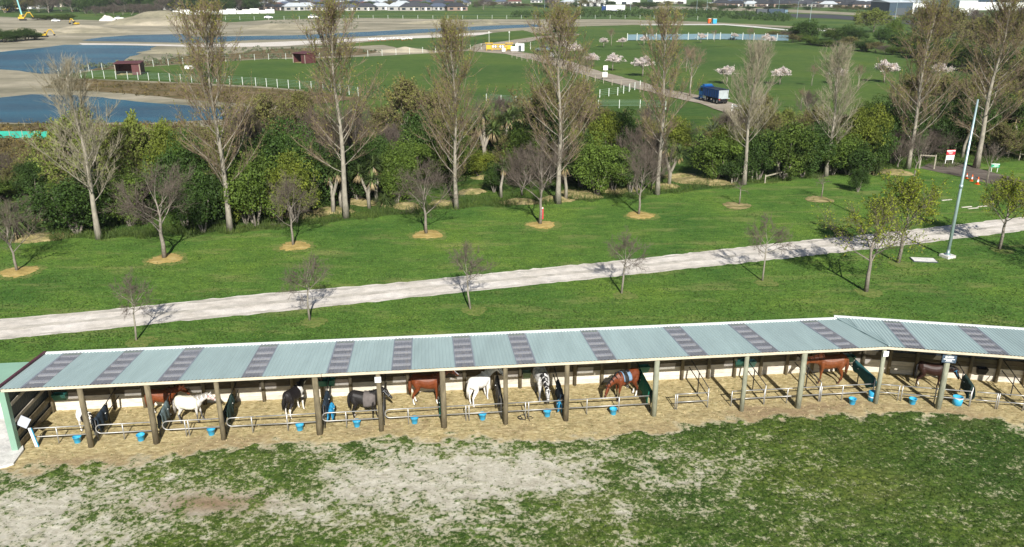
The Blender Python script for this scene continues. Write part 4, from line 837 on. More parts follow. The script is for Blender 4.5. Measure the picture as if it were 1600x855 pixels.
K_['cab'] = ([cabbage(3, 2.7, 1), cabbage(4, 3.3, 3), cabbage(6, 3.0, 2)], 'cabbage tree with sword leaves', 'cabbage tree')
def flax(seed, m):
    g = np.random.default_rng(seed); root = empty('flax_clump'); V, F = swords(g, 190, 1.9, .05, (0, 0, 0), .35, 1.5, .9); V[:, :2] += 0; link('leaves', sword_mesh('leaves', V, F, m), root)
    V, F = swords(g, 40, 1.2, .05, (0, 0, 0), .0, .6, .9); link('dead_leaves', sword_mesh('dead_leaves', V, F, M['dead_leaf']), root); return root
K_['flax'] = ([flax(8, M['sword']), flax(9, M['sword_grey'])], 'flax clump of long arching leaves', 'flax')
#            kind  base x,y   top y  width px
BELT = [('flax', 25, 372, 300, 95), ('flax', 70, 345, 285, 80), ('dark', 55, 308, 250, 50), ('dark', 122, 364, 268, 120), ('willow', 150, 322, 168, 150), ('willow', 228, 318, 178, 110), ('mid', 205, 352, 252, 100), ('dark', 290, 352, 205, 105), ('lime', 272, 330, 190, 90),
        ('willow', 268, 300, 190, 80), ('dark', 318, 362, 262, 80), ('mid', 400, 352, 222, 110), ('dark', 430, 318, 185, 120), ('lime', 385, 350, 265, 70), ('lime', 462, 348, 235, 80), ('dark', 480, 330, 200, 90), ('khaki', 415, 262, 145, 120), ('khaki', 478, 258, 140, 110), ('brown', 395, 290, 165, 80), ('brown', 500, 300, 165, 80),
        ('cab', 470, 338, 268, 60), ('cab', 455, 345, 290, 55), ('cab', 521, 333, 250, 62), ('cab', 533, 326, 258, 55), ('cab', 577, 325, 255, 62), ('cab', 588, 318, 240, 62), ('dark', 560, 315, 215, 80), ('dark', 596, 300, 205, 66), ('mid', 620, 318, 222, 66), ('flax', 602, 322, 296, 50), ('khaki', 640, 236, 118, 110), ('khaki', 690, 230, 135, 70),
        ('dark', 662, 282, 172, 84), ('mid', 640, 300, 205, 70), ('brown', 612, 255, 198, 56), ('brown', 560, 262, 160, 90), ('cab', 625, 312, 262, 52), ('dark', 735, 262, 225, 40), ('brown', 780, 228, 148, 95), ('cab', 757, 258, 175, 60), ('cab', 783, 250, 170, 60), ('cab', 797, 248, 176, 55), ('dark', 770, 250, 185, 60),
        ('cab', 805, 240, 165, 55), ('mid', 825, 285, 190, 70), ('dark', 845, 275, 160, 90), ('khaki', 850, 240, 128, 120), ('khaki', 905, 235, 125, 80), ('cab', 783, 308, 245, 50), ('dark', 772, 300, 255, 44), ('brown', 815, 305, 225, 80), ('cab', 884, 312, 240, 58), ('dark', 908, 292, 212, 70), ('mid', 932, 304, 208, 90), ('mid', 958, 300, 225, 66),
        ('lime', 948, 262, 172, 60), ('dark', 975, 258, 172, 64), ('brown', 995, 300, 195, 78), ('dark', 985, 300, 218, 60), ('brown', 1018, 296, 205, 60), ('khaki', 1008, 250, 185, 50), ('cab', 1045, 292, 225, 55), ('mid', 1118, 282, 200, 84), ('lime', 1128, 275, 192, 56), ('flax', 1112, 235, 178, 60), ('flax', 1135, 215, 165, 60), ('dark', 1148, 284, 232, 60),
        ('dark', 1185, 280, 195, 70), ('mid', 1222, 278, 182, 100), ('cab', 1213, 278, 222, 52), ('flax', 1232, 215, 160, 60), ('dark', 1252, 276, 192, 80), ('khaki', 1265, 240, 168, 70), ('mid', 1300, 272, 196, 80), ('dark', 1325, 273, 215, 90), ('lime', 1346, 262, 160, 76), ('dark', 1362, 262, 186, 60), ('flax', 1366, 272, 236, 44), ('brown', 1258, 190, 140, 40),
        ('dark', 1395, 256, 160, 76), ('mid', 1360, 215, 148, 66), ('brown', 1402, 262, 200, 70), ('cab', 1390, 205, 145, 60), ('dark', 1450, 246, 165, 74), ('dark', 1482, 240, 150, 74), ('brown', 1448, 250, 195, 90), ('dark', 1510, 238, 152, 76), ('cab', 1503, 246, 180, 60), ('cab', 1490, 240, 165, 60), ('khaki', 1558, 250, 190, 70),
        ('dark', 1546, 232, 165, 60), ('cab', 1584, 240, 160, 74), ('dark', 1590, 238, 150, 60), ('mid', 1605, 250, 185, 70), ('khaki', 1465, 205, 118, 90), ('khaki', 1530, 200, 110, 100), ('khaki', 1425, 200, 110, 80), ('flax', 1515, 175, 112, 60), ('mid', 1480, 180, 120, 70), ('khaki', 1590, 185, 90, 110), ('lime', 1440, 175, 120, 60), ('dark', 1570, 160, 100, 80), ('mid', 1625, 190, 110, 90), ('dark', 1340, 300, 262, 30)]
PXS = [155, 360, 541, 713, 872, 1027, 1162, 1290, 1418, 1525]; GAPN = ['left of the first tall poplar'] + [f'between the {ORD[i]} and {ORD[i + 1]} tall poplars' for i in range(9)] + ['right of the tenth tall poplar']
_g = np.random.default_rng(5)
for _x in list(range(-60, 1700, 24)):              # the understorey that closes the belt
    if 1050 < _x < 1100: continue
    _b = float(np.interp(_x, [0, 360, 713, 1027, 1290, 1700], [352, 345, 305, 288, 262, 225])); _k = ['dark', 'mid', 'khaki', 'dark', 'brown', 'lime', 'mid'][_g.integers(0, 7)]
    _y = _b - _g.uniform(2, 55) * (1.0 if _x < 1300 else .7); BELT.append((_k, _x + _g.uniform(-9, 9), _y, _y - _g.uniform(38, 78) * (1 if _x > 60 else .6), _g.uniform(50, 95)))
for _x in list(range(-40, 1680, 30)):              # olive and brown bare shrubs showing above the evergreens
    if 1045 < _x < 1105: continue
    _b = float(np.interp(_x, [0, 200, 360, 713, 1027, 1290, 1700], [300, 285, 262, 232, 240, 225, 190])); _k = ['brown', 'khaki', 'khaki', 'willow'][_g.integers(0, 4)]
    _y = _b + _g.uniform(-8, 12); BELT.append((_k, _x + _g.uniform(-9, 9), _y, _y - _g.uniform(42, 74), _g.uniform(50, 90)))
cells = {}
for b in BELT: cells.setdefault((b[0], sum(b[1] > p for p in PXS)), []).append(b)
for (k, gap), items in sorted(cells.items()):
    protos, desc, cat = K_[k]; items.sort()
    for i, (_, x, y, ty, wpx) in enumerate(items):
        p = at(x, y); hh = max(.6, height(x, ty, p.y)); ww = wpx / pxm(p.y); own = {'dark': 1.9, 'mid': 1.9, 'lime': 1.9, 'cab': 3.6, 'flax': 1.7}.get(k, 2.05); wid = {'cab': 1.7, 'flax': 3.2, 'willow': 2.0, 'khaki': 2.0, 'brown': 2.0}.get(k, 1.75)
        sc = (ww / wid, ww / wid * .9, hh / own)
        if k == 'cab': q = hh / 3.6; sc = (q * 1.05, q * 1.05, q)
        lab = desc + ' ' + GAPN[gap] if len(items) == 1 else f'{ORD[i]} from left of the {desc.replace("bush", "bushes").replace("cabbage tree with", "cabbage trees with").replace("flax clump of", "flax clumps with")} {GAPN[gap]}'
        lab = lab.replace(' of long arching leaves', '').replace(' with long arching leaves', '').replace(' with sword leaves', '')
        put(k, protos, p, sc, i * 1.9 + gap, lab, cat, 'bushes and small trees of the belt')

# ------------------------------------------------------------------ edge of the belt: long grass, straw heaps, small timber
M['long_grass'] = leaf_mat('long_grass', (.075, .115, .028), .4, .1, .3)
ex = np.array([-60, 0, 180, 360, 540, 700, 850, 1030, 1160, 1290, 1410, 1700]); ey = np.array([384, 374, 372, 364, 344, 326, 318, 303, 289, 274, 262, 246])
V, F, o = [], [], 0; g = np.random.default_rng(77)
for i in range(15000):
    x = g.uniform(-60, 1660); y = np.interp(x, ex, ey) - abs(g.normal()) * 9 + 3 * math.sin(x * .09) + 1.5; p = at(x, y); h = g.uniform(.2, .65) * (.6 + .5 * math.sin(x * .05) ** 2); a = g.uniform(0, 6.28); w = .022
    V += [(p.x - w * math.cos(a), p.y - w * math.sin(a), 0), (p.x + w * math.cos(a), p.y + w * math.sin(a), 0), (p.x + g.normal() * .16, p.y + g.normal() * .16, h)]; F.append((o, o + 1, o + 2)); o += 3
props(link('long_grass', np_mesh('long_grass', V, F, M['long_grass'])), kind='stuff')
HEAP = [(60, 372, 2.6), (470, 336, 2.6), (520, 330, 2.), (575, 316, 2.6), (635, 322, 1.8), (690, 318, 1.6), (738, 300, 1.6), (758, 278, 1.4), (815, 316, 2.), (868, 312, 1.8), (905, 304, 2.6), (960, 298, 2.), (985, 296, 1.4), (1040, 292, 1.6), (1066, 276, 2.2), (1100, 284, 3.2), (1090, 226, 2.6), (1400, 270, 2.4), (1590, 235, 2.)]
for i, (x, y, r_) in enumerate(HEAP):
    c = at(x, y); g = np.random.default_rng(i + 300); K = 22; vs = [(c.x, c.y, .34)]
    for q in (.35, .7, 1.):
        for j in range(K): a = 2 * math.pi * j / K; rr_ = .72 * r_ * q * (1 + .18 * math.sin(2 * a + i) + .07 * g.normal()); vs.append((c.x + rr_ * math.cos(a) * 1.15, c.y + rr_ * math.sin(a) * .8, max(-.04, .36 * (1 - q ** 1.5) + .05 * g.normal() - .03)))
    fs = [(0, 1 + j, 1 + (j + 1) % K) for j in range(K)] + [(1 + b * K + j, 1 + (b + 1) * K + j, 1 + (b + 1) * K + (j + 1) % K, 1 + b * K + (j + 1) % K) for b in range(2) for j in range(K)]
    props(MB().add(vs, fs).build('straw_heap', M['straw'], None, True), f"low heap of dry straw at the foot of the belt, {i + 1 if i > 15 else ORD[i]} from the left".replace('17 ', 'third last ').replace('18 ', 'second last ').replace('19 ', 'last ').replace('last from the left', 'from the right') if i < 16 else ['straw coloured heap at the foot of the ninth tall poplar', 'straw heap in the glade below the blue truck', 'straw heap at the right edge beside the cabbage tree'][i - 16], 'straw heap', 'straw heaps along the belt')
M['wood'] = mat('grey_timber', (.30, .27, .21), .9, .25, 5); M['wire'] = mat('fence_wire', (.35, .37, .36), .5, .1, metal=.6); M['white_post'] = mat('pale_post', (.50, .53, .48), .8, .12, 4); M['mesh_green'] = mat('pale_green_wire', (.25, .38, .32), .6, .1)
def fence(label, pts, sp, h, w, mp, wires=3, mw='wire', group=None, wr=.012, z0=0.):
    W = [at(*p) for p in pts]; e = empty('fence', W[0], label=label, cat='fence', group=group); o = W[0]; me = MB().box((0, 0, h / 2 - .1), (w, w, h + .2)).mesh('post', mp); n = 0; first = True
    for a, b in zip(W[:-1], W[1:]):
        L_ = (b - a).length; k = max(1, int(round(L_ / sp)))
        for i in range(0 if first else 1, k + 1):
            q = link('post', me, e); q.location = a.lerp(b, i / k) - o; n += 1
        first = False
        mb = MB()
        for j in range(wires): z = h * (.25 + .7 * j / max(1, wires - 1)); mb.tube([a - o + Vector((0, 0, z)), b - o + Vector((0, 0, z))], wr, 4, False)
        if wires: mb.build('wire', M[mw], e)
    return e
def rails(label, pts, h, mp, nr=2, cat='fence', post=.12):
    W = [at(*p) for p in pts]; e = empty('rail_fence', W[0], label=label, cat=cat); o = W[0]
    for p in W: MB().box(p - o + Vector((0, 0, h / 2)), (post, post, h + .1)).build('post', mp, e)
    for a, b in zip(W[:-1], W[1:]):
        for j in range(nr):
            z = h - .08 - j * .38; d = b - a; MB().box((a + b) / 2 - o + Vector((0, 0, z)), (d.length, .05, .12), math.atan2(d.y, d.x)).build('rail', mp, e)
    return e
rails('low pale timber barrier rail beside the cabbage tree, right of the seventh poplar', [(1195, 286), (1230, 277)], .75, M['wood'], 1, post=.1); rails('low grey timber barrier around the foot of the seventh poplar', [(1143, 287), (1175, 280)], .9, M['wood'], 1)
rails('timber post and rail fence along the near side of the dark track', [(1436, 256), (1460, 257)], 1., M['wood'], 1); rails('short timber fence behind the small green sign at the right edge', [(1575, 246), (1592, 250), (1625, 252)], 1.1, M['wood'], 2)
fence('wire fence with grey posts behind the cabbage trees, centre of the belt', [(728, 243), (765, 238), (815, 230)], 3., 1.3, .13, M['wood'], 3)
sheet('dark_track', [(1438, 262), (1470, 250), (1500, 254), (1545, 268), (1600, 282), (1800, 320), (1800, 338), (1600, 300), (1545, 287), (1500, 276), (1460, 268)], .01, M['track'], 1.2, .12, 8)
for i, (x, y) in enumerate([(1459, 264), (1507, 263), (1542, 282), (1436, 263)]): props(MB().tube([(0, 0, -.1), (0, 0, 1.05), (0, 0, 1.1)], [.09, .085, .05], 8).build('bollard', M['wood']), ['round timber bollard left of the red and white sign', 'tall timber bollard beside the lamp pole and the dark track', 'timber bollard right of the orange cones', 'timber bollard at the left end of the dark track'][i], 'bollard', 'bollards by the dark track').location = at(x, y)
# signs, cones
M['red'] = mat('sign_red', (.50, .03, .045), .5, .1); M['sgreen'] = mat('sign_green', (.02, .30, .14), .5, .1); M['orange'] = mat('cone_orange', (.75, .12, .02), .5, .1)
e = empty('sign_board', at(1482, 256), R(8), label='red and white notice board on two posts before the dark bushes', cat='sign'); e.scale = (.68,) * 3
for s_ in (-1, 1): MB().box((.62 * s_, 0, .7), (.1, .1, 1.4)).build('post', M['white'], e)
MB().box((0, -.08, 1.85), (1.5, .05, .8)).build('upper_panel', M['red'], e); MB().box((0, -.08, 1.02), (1.4, .05, .75)).build('lower_panel', M['white'], e); MB().box((0, -.11, 2.08), (1.42, .012, .2)).build('white_band', M['white'], e)
for j in range(3): MB().box((-.1 + .05 * j, -.11, 1.86 - .13 * j), (.9 - .2 * j, .01, .05)).build('print_line', M['white'], e); MB().box((0, -.11, 1.2 - .16 * j), (1.0 - .12 * j, .01, .04)).build('print_line', M['ink'], e)
e = empty('sign_board', at(1553, 269), R(-14), label='small green and white sign on two legs beside the dark track', cat='sign'); e.scale = (.66,) * 3
for s_ in (-1, 1): MB().box((.42 * s_, 0, .4), (.06, .06, .9)).build('leg', M['white'], e)
MB().box((0, -.05, 1.05), (1.2, .05, .6)).build('panel', M['sgreen'], e); MB().box((0, -.08, 1.28), (1.15, .012, .12)).build('white_band', M['white'], e); MB().box((.15, -.08, 1.0), (.6, .012, .1)).build('print_line', M['white'], e); MB().box((-.1, -.08, .84), (.5, .012, .05)).build('print_line', M['white'], e)
cn = empty('traffic_cone'); MB().lathe([(0, .9), (.04, .9), (.16, .04), (0, .04)], k=12).build('cone', M['orange'], cn, True); MB().box((0, 0, .02), (.46, .46, .04)).build('base', M['orange'], cn); MB().lathe([(.128, .3), (.088, .58)], k=12).build('band', M['white'], cn, True)
for i, (x, y) in enumerate([(1510, 279), (1518, 283), (1527, 288)]): o = cn if i == 0 else copy_tree(cn); place(o, at(x, y), i, (.62, .72, .8)[i], f"orange and white traffic cone beside the dark track, {ORD[i]} from the left", 'traffic cones by the dark track'); o['category'] = 'cone'
e = empty('tree_sign', at(846, 350), label='red notice strapped to the trunk of the fifth ringed tree', cat='sign'); MB().box((0, -.2, .95), (.28, .03, 1.0)).build('panel', M['red'], e); MB().box((0, -.22, 1.38), (.24, .01, .1)).build('white_band', M['white'], e)
e = empty('lamp_pole', at(1480, 402), label='tall tapering grey steel pole on a concrete base beside the gravel road', cat='pole'); M['steel'] = mat('pole_steel', (.36, .47, .48), .4, .1, 2., metal=.5)
MB().tube([(0, 0, .1), (0, 0, 4.), (0, 0, 11.)], [.12, .105, .06], 10).build('shaft', M['steel'], e, True); MB().box((0, 0, .06), (.75, .75, .26), .4).build('concrete_base', M['concrete'], e); MB().lathe([(.22, .2), (.2, .24), (.12, .24), (.12, .6)], k=10).build('base_collar', M['steel'], e, True); MB().tube([(0, 0, 5.), (0, 0, 5.25)], .125, 10).build('joint_sleeve', M['steel'], e, True)
e = empty('manhole_slab', at(1443, 407), R(-8), label='flat rectangular grey slab cover in the grass beside the tall pole', cat='slab'); MB().box((0, 0, .03), (1.5, .8, .1)).build('cover', M['concrete'], e); MB().box((0, 0, .02), (1.62, .92, .08)).build('rim', M['iron'], e)
for i, (x, y) in enumerate([(1479, 313), (1510, 324), (1520, 326), (1535, 323), (1545, 319)]): props(MB().box((0, 0, .03), (1.1, .14, .05), .3).build('flat_marker', M['gravel_worn']), f"pale flat strip lying in the grass right of the pole, {ORD[i]} from the left", 'marker', 'flat strips in the grass').location = at(x, y)

# ------------------------------------------------------------------ beyond the belt: gravel flats, ponds, paddocks, driveway
sheet('gravel_flat', [(-900, 250), (0, 200), (300, 206), (430, 192), (500, 178), (440, 150), (560, 115), (600, 100), (700, 86), (740, 80), (760, 66), (850, 48), (1000, 41), (1150, 39), (1235, 44), (1330, 48), (1330, 46), (1200, 39), (1100, 34), (960, 30), (700, 30), (560, 28), (420, 31), (330, 37), (100, 30), (0, 26), (-900, 20)], -.08, M['shore'], 14., .5, 2)
sheet('brown_scrub_ground', [(-900, 300), (0, 292), (110, 285), (130, 250), (300, 232), (420, 206), (300, 196), (100, 193), (0, 193), (-900, 196)], -.06, M['bank'], 5., .3, 4)
sheet('bare_track', [(-400, 290), (0, 276), (60, 280), (95, 272), (80, 252), (20, 250), (-400, 255)], -.03, M['track'], 4., .3, 4)
m, N, L, B = new_mat('pond_water'); Pn = N.new('ShaderNodeNewGeometry').outputs['Position']; wv = noise(N, L, 1.3, 5, .7, Pn, (1, 2.5, 1)); wl = noise(N, L, .045, 3, .6, Pn, (.6, 1.6, 1))
rr = ramp(N, L, wl.outputs[0], [(.35, (.006, .036, .070)), (.65, (.010, .085, .135))]); L.new(rr.outputs[0], B.inputs['Base Color']); B.inputs['Roughness'].default_value = .24; B.inputs['Specular IOR Level'].default_value = .36; B.inputs['IOR'].default_value = 1.33
bp = N.new('ShaderNodeBump'); bp.inputs['Strength'].default_value = .45; bp.inputs['Distance'].default_value = .35; L.new(wv.outputs[0], bp.inputs['Height']); L.new(bp.outputs[0], B.inputs['Normal']); M['water'] = m
sheet('pond', [(-900, 150), (0, 152), (50, 147), (110, 148), (160, 152), (230, 160), (300, 165), (380, 168), (410, 176), (385, 184), (320, 187), (270, 190), (100, 192), (0, 191), (-900, 191)], -.05, M['water'], 3., .22, 6)
sheet('pond', [(-900, 95), (0, 81), (60, 75), (100, 70), (160, 70), (244, 72), (232, 80), (205, 88), (186, 97), (170, 104), (150, 107), (110, 115), (60, 115), (30, 110), (0, 108), (-900, 108)], -.05, M['water'], 4., .4, 7)
sheet('pond', [(128, 63), (160, 58), (200, 55), (290, 53), (300, 57), (345, 57), (470, 55), (560, 50), (690, 44), (770, 40), (835, 38), (850, 41), (770, 46), (700, 49), (600, 55), (480, 61), (400, 62), (330, 66), (290, 67), (200, 65), (140, 64)], -.05, M['water'], 8., .6, 9)
sheet('pale_shore', [(128, 67), (290, 70), (330, 69), (420, 66), (600, 58), (700, 53), (770, 50), (760, 54), (690, 58), (600, 62), (530, 66), (440, 72), (380, 73), (300, 73), (200, 70), (130, 70)], -.055, M['gravel'], 10., .8, 10)
sheet('pale_shore', [(-500, 116), (0, 112), (60, 117), (110, 117), (85, 130), (95, 138), (60, 146), (0, 150), (-500, 148)], -.055, M['shore'], 5., .4, 11)
sheet('paddock', [(92, 117), (150, 110), (230, 104), (330, 97), (420, 92), (500, 91), (600, 87), (740, 79), (800, 80), (850, 97), (925, 122), (960, 134), (950, 165), (760, 172), (640, 162), (560, 150), (500, 142), (400, 134), (300, 129), (200, 125), (95, 121)], -.04, M['grass_far'], 6., .3, 12)
sheet('brown_scrub_ground', [(92, 122), (200, 127), (300, 131), (400, 137), (500, 145), (560, 153), (500, 162), (400, 162), (300, 156), (200, 146), (110, 141), (70, 136)], -.035, M['bank'], 4., .35, 13)
sheet('scrub_bank', [(140, 110), (330, 96), (420, 91), (560, 86), (600, 80), (540, 74), (430, 76), (360, 84), (300, 86), (230, 96), (150, 106)], -.045, M['bank'], 6., .5, 14)
sheet('paddock', [(455, 74), (530, 70), (590, 64), (640, 60), (740, 57), (770, 51), (830, 46), (860, 50), (740, 70), (730, 77), (640, 80), (600, 70), (530, 73)], -.04, M['grass_far'], 8., .5, 15)
sheet('paddock', [(855, 52), (880, 42), (990, 39), (1150, 39.5), (1240, 45), (1330, 49), (1330, 70), (1200, 70), (940, 78), (870, 70), (850, 66)], -.045, M['grass_far'], 10., .4, 16)
sheet('driveway', [(742, 76), (800, 79), (880, 92), (940, 112), (1000, 127), (1040, 139), (1095, 149), (1150, 162), (1200, 175), (1260, 195), (1340, 240), (1290, 240), (1199, 190), (1140, 178), (1091, 161), (1040, 150), (1000, 140), (930, 122), (850, 98), (790, 84), (735, 80)], -.02, M['drive'], 3., .2, 17)
sheet('driveway', [(735, 78), (760, 68), (840, 57), (905, 53), (905, 55), (850, 60), (800, 70), (780, 79)], -.03, M['drive'], 5., .3, 18)
sheet('driveway', [(835, 45), (850, 49), (905, 53), (890, 56), (830, 51), (815, 46), (860, 40), (900, 36), (1000, 38), (900, 40)], -.03, M['shore'], 5., .3, 19)
sheet('footpath', [(1000, 38.5), (1130, 37.5), (1180, 41), (1230, 46), (1330, 48.5), (1330, 49.5), (1230, 47.5), (1180, 43), (1130, 39), (1000, 39.5)], -.02, M['concrete'], 10., .2, 20)
sheet('motorway', [(1150, 20), (1300, 23), (1420, 32), (1600, 40), (1900, 50), (1900, 57), (1600, 46), (1420, 38), (1300, 29), (1150, 24)], -.05, M['asphalt'], 20., .2, 21)
sheet('dry_field', [(1000, 9), (1200, 13), (1400, 23), (1410, 27), (1200, 18), (1000, 14)], -.06, M['shore'], 20., .5, 22)
# heaps of earth
def mound(name, x, y, wpx, toppx, m, depth=.6, seed=0, flatness=1.):
    c = at(x, y); w = wpx / pxm(c.y) / 2; h = max(.5, height(x, toppx, c.y + w * depth)); g = np.random.default_rng(seed); n = 40
    gx, gy = np.meshgrid(np.linspace(-1, 1, n), np.linspace(-1, 1, n)); r_ = np.sqrt(gx ** 2 + gy ** 2); P = np.column_stack([gx.ravel() * 3 + seed, gy.ravel() * 3])
    z = np.clip(1 - r_, 0, 1) ** (.8 * flatness) * (.75 + .6 * vnoise(P, 1., seed).reshape(n, n)) + .08 * vnoise(P, 4., seed).reshape(n, n) * (r_ < .95)
    z = z / z.max() * h - .2; V = np.column_stack([c.x + gx.ravel() * w * 1.02, c.y + w * depth + gy.ravel() * w * depth, z.ravel()])
    i = np.arange(n * n).reshape(n, n); F = np.stack([i[:-1, :-1], i[:-1, 1:], i[1:, 1:], i[1:, :-1]], -1).reshape(-1, 4); struct(name, np_mesh(name, V, F, None, True), m)
mound('dirt_mound', 240, 40, 190, 16, M['shore'], .5, 1); mound('dirt_mound', 100, 52, 190, 38, M['shore'], .4, 2); mound('dirt_mound', 690, 38, 140, 30, M['shore'], .3, 3); mound('dirt_mound', 757, 38, 50, 30, M['shore'], .5, 4); mound('dirt_mound', 280, 84, 150, 73, M['shore'], .3, 5); mound('dirt_mound', 630, 82, 90, 72, M['shore'], .4, 6); mound('dirt_mound', 440, 46, 160, 36, M['shore'], .4, 7); mound('dirt_mound', 20, 55, 130, 42, M['shore'], .4, 8)
mound('spoil_heap', 165, 33, 26, 23, M['gravel'], .6, 9)
# fences of the paddock
fence('white posted wire fence along the near side of the paddock with the red shelters', [(92, 120), (200, 124), (300, 129), (400, 134), (505, 142), (560, 150)], 2.9, 1.55, .10, M['white_post'], 5, 'mesh_green')
fence('white posted wire fence along the far bank behind the red shelters', [(96, 116), (160, 109), (240, 104), (330, 97), (420, 93), (500, 92)], 4., 1.5, .10, M['white_post'], 3)
fence('white posted wire fence running up to the yellow gateway', [(575, 88), (640, 84), (700, 80), (752, 77)], 4.2, 1.6, .12, M['white_post'], 3)
fence('pale posted wire fence between the yellow gateway and the driveway trees', [(808, 76), (850, 77), (900, 74)], 4., 2., .16, M['white_post'], 3)
fence('wire fence along the near edge of the driveway', [(800, 90), (850, 103), (930, 127), (1000, 143)], 4., 1.2, .12, M['wood'], 3)
fence('white posted wire fence crossing the grass below the driveway', [(937, 152), (965, 148), (1000, 137)], 2.8, 1.3, .13, M['white_post'], 4, 'mesh_green')
fence('pale green wire fence on the grass behind the fifth and sixth poplars', [(760, 158), (830, 164), (935, 168), (1000, 168), (1040, 170)], 3.2, 1.2, .1, M['white_post'], 5, 'mesh_green')
fence('long white posted fence of the far paddock', [(330, 31), (420, 31), (560, 29), (700, 29.5), (860, 29), (1000, 29), (1090, 31)], 9., 2.0, .16, M['white_post'], 2, wr=.02)
rails('white timber rail fence by the driveway, right of the blue truck', [(1143, 177), (1158, 181), (1172, 186)], 1.3, M['white'], 2)
e = empty('fence', at(985, 64), label='slate blue panel fence with white posts across the park lawn', cat='fence'); M['slate'] = mat('slate_panel', (.12, .19, .23), .6, .12, 2.); o = e.location
seg = [(980, 63.5), (1010, 63.3), (1040, 63), (1075, 62.5), (1105, 62), (1125, 62), (1160, 62.5), (1195, 63.5), (1232, 64.5)]
for i, (a, b) in enumerate(zip(seg[:-1], seg[1:])):
    a, b = at(*a) - o, at(*b) - o; d = b - a; k = max(2, int(d.length / 4))
    for j in range(k):
        c = a + d * ((j + .5) / k); MB().box(c + Vector((0, 0, 1.1)), (d.length / k * .97, .08, 1.9), math.atan2(d.y, d.x)).build('panel', M['slate'], e); MB().box(a + d * (j / k) + Vector((0, -.08, 1.25)), (.22, .22, 2.5)).build('post', M['white_post'], e)
e = empty('barrier', at(-20, 216), label='long low green plastic silt barrier on the bank below the near pond', cat='barrier'); o = e.location; M['silt'] = mat('green_silt_cloth', (.03, .34, .25), .6, .12, 2.)
a, b = at(-200, 214) - o, at(76, 216) - o
for j in range(14):
    c = a.lerp(b, (j + .5) / 14); d = b - a; MB().box(c + Vector((0, 0, .42)), (d.length / 14 * .98, .06, .85), math.atan2(d.y, d.x)).build('panel', M['silt'], e); MB().box(a.lerp(b, j / 14) + Vector((0, 0, .45)), (.08, .1, 1.0)).build('stake', M['wood'], e)
# red shelters
M['shelter'] = mat('maroon_iron', (.10, .035, .035), .6, .15, 3)
def shelter(x, y, w, d, h, rz, label):
    e = empty('field_shelter', at(x, y), rz, label=label, cat='shelter'); MB().box((0, d / 2, h / 2), (w, .08, h)).build('back_wall', M['shelter'], e)
    for s_ in (-1, 1): MB().box((s_ * w / 2, 0, h / 2), (.08, d, h)).build('side_wall', M['shelter'], e); MB().box((s_ * (w / 2 - .1), -d / 2, h / 2), (.16, .16, h)).build('post', M['wood'], e)
    MB().box((w * .33, -d / 2 + .03, h / 2), (w * .34, .06, h)).build('front_wall', M['shelter'], e); MB().box((0, -.1, h + .05), (w + .4, d + .5, .09), M=Matrix.Rotation(R(4), 3, 'X')).build('roof', M['shelter'], e); MB().box((0, 0, .05), (w * .9, d * .9, .1)).build('bedding', M['straw'], e)
shelter(204, 116, 5.2, 3.4, 2.5, R(10), 'open fronted maroon field shelter nearer the ponds at the left'); shelter(476, 98, 4.6, 3.4, 2.4, R(-35), 'maroon field shelter in the middle of the far paddock fence line')
# yellow gateway
M['yellow'] = mat('safety_yellow', (.55, .36, .03), .5, .1, 2.)
e = empty('gateway', at(780, 79), label='yellow steel gateway frame with two tall poles at the top of the driveway', cat='gateway'); e.scale = (.54, .7, .8)
for s_ in (-1, 1):
    for q in (0, 1): MB().box((s_ * (7.0 - q * 3), 0, 1.2), (.3, .3, 2.6)).build('post', M['yellow'], e)
    MB().box((s_ * 5.6, 0, 2.7), (4.4, 1.8, .25)).build('canopy', M['yellow'], e); MB().tube([(s_ * 5.6, .4, 2.7), (s_ * 5.6, .4, 6.8)], .13, 6).build('pole', M['white_post'], e); MB().box((s_ * 5.6, .4, 6.6), (.7, .4, .5)).build('pole_head', M['white_post'], e); MB().box((s_ * 5.6, .2, 1.2), (2.4, .3, 1.6)).build('side_panel', M['yellow'], e)
for z in (.55, 2.2): MB().box((0, 0, z), (9., .2, .3)).build('beam', M['yellow'], e)
for i in range(6): MB().box((-3.4 + i * 1.35, -.1, 1.45), (.8, .1, .7)).build('notice_panel', (M['white'], M['yellow'])[i % 3 == 2], e)
e = empty('site_box', at(808, 80), label='small white cabinet beside the yellow gateway', cat='cabinet'); MB().box((.8, 0, 1.1), (2.6, 1.6, 2.1)).build('cabinet_body', M['white'], e); MB().box((-1.2, 0, .7), (1.3, 1.2, 1.3)).build('side_unit', M['white'], e); MB().box((.8, -.82, .9), (.9, .05, 1.6)).build('door', M['iron'], e)
for i, (x, y, l_) in enumerate([(787, 83, 'small white box sign just below the yellow gateway'), (862, 91, 'small white sign by the trees at the top of the driveway'), (946, 113, 'white sign board on the lawn edge of the driveway'), (945, 124, 'white sign board on the near edge of the driveway'), (296, 108, 'white trough beside the far bank fence of the paddock')]):
    e = empty('sign' if i < 4 else 'trough', at(x, y), label=l_, cat='sign' if i < 4 else 'trough'); MB().box((0, 0, .95 if i < 4 else .4), (1.0 if i < 4 else 1.9, .06 if i < 4 else .8, 1.0 if i < 4 else .7)).build('panel' if i < 4 else 'tank', M['white'], e); MB().box((0, .06, .35), (.1, .08, 1.3 if i < 4 else .3)).build('post', M['wood'], e)
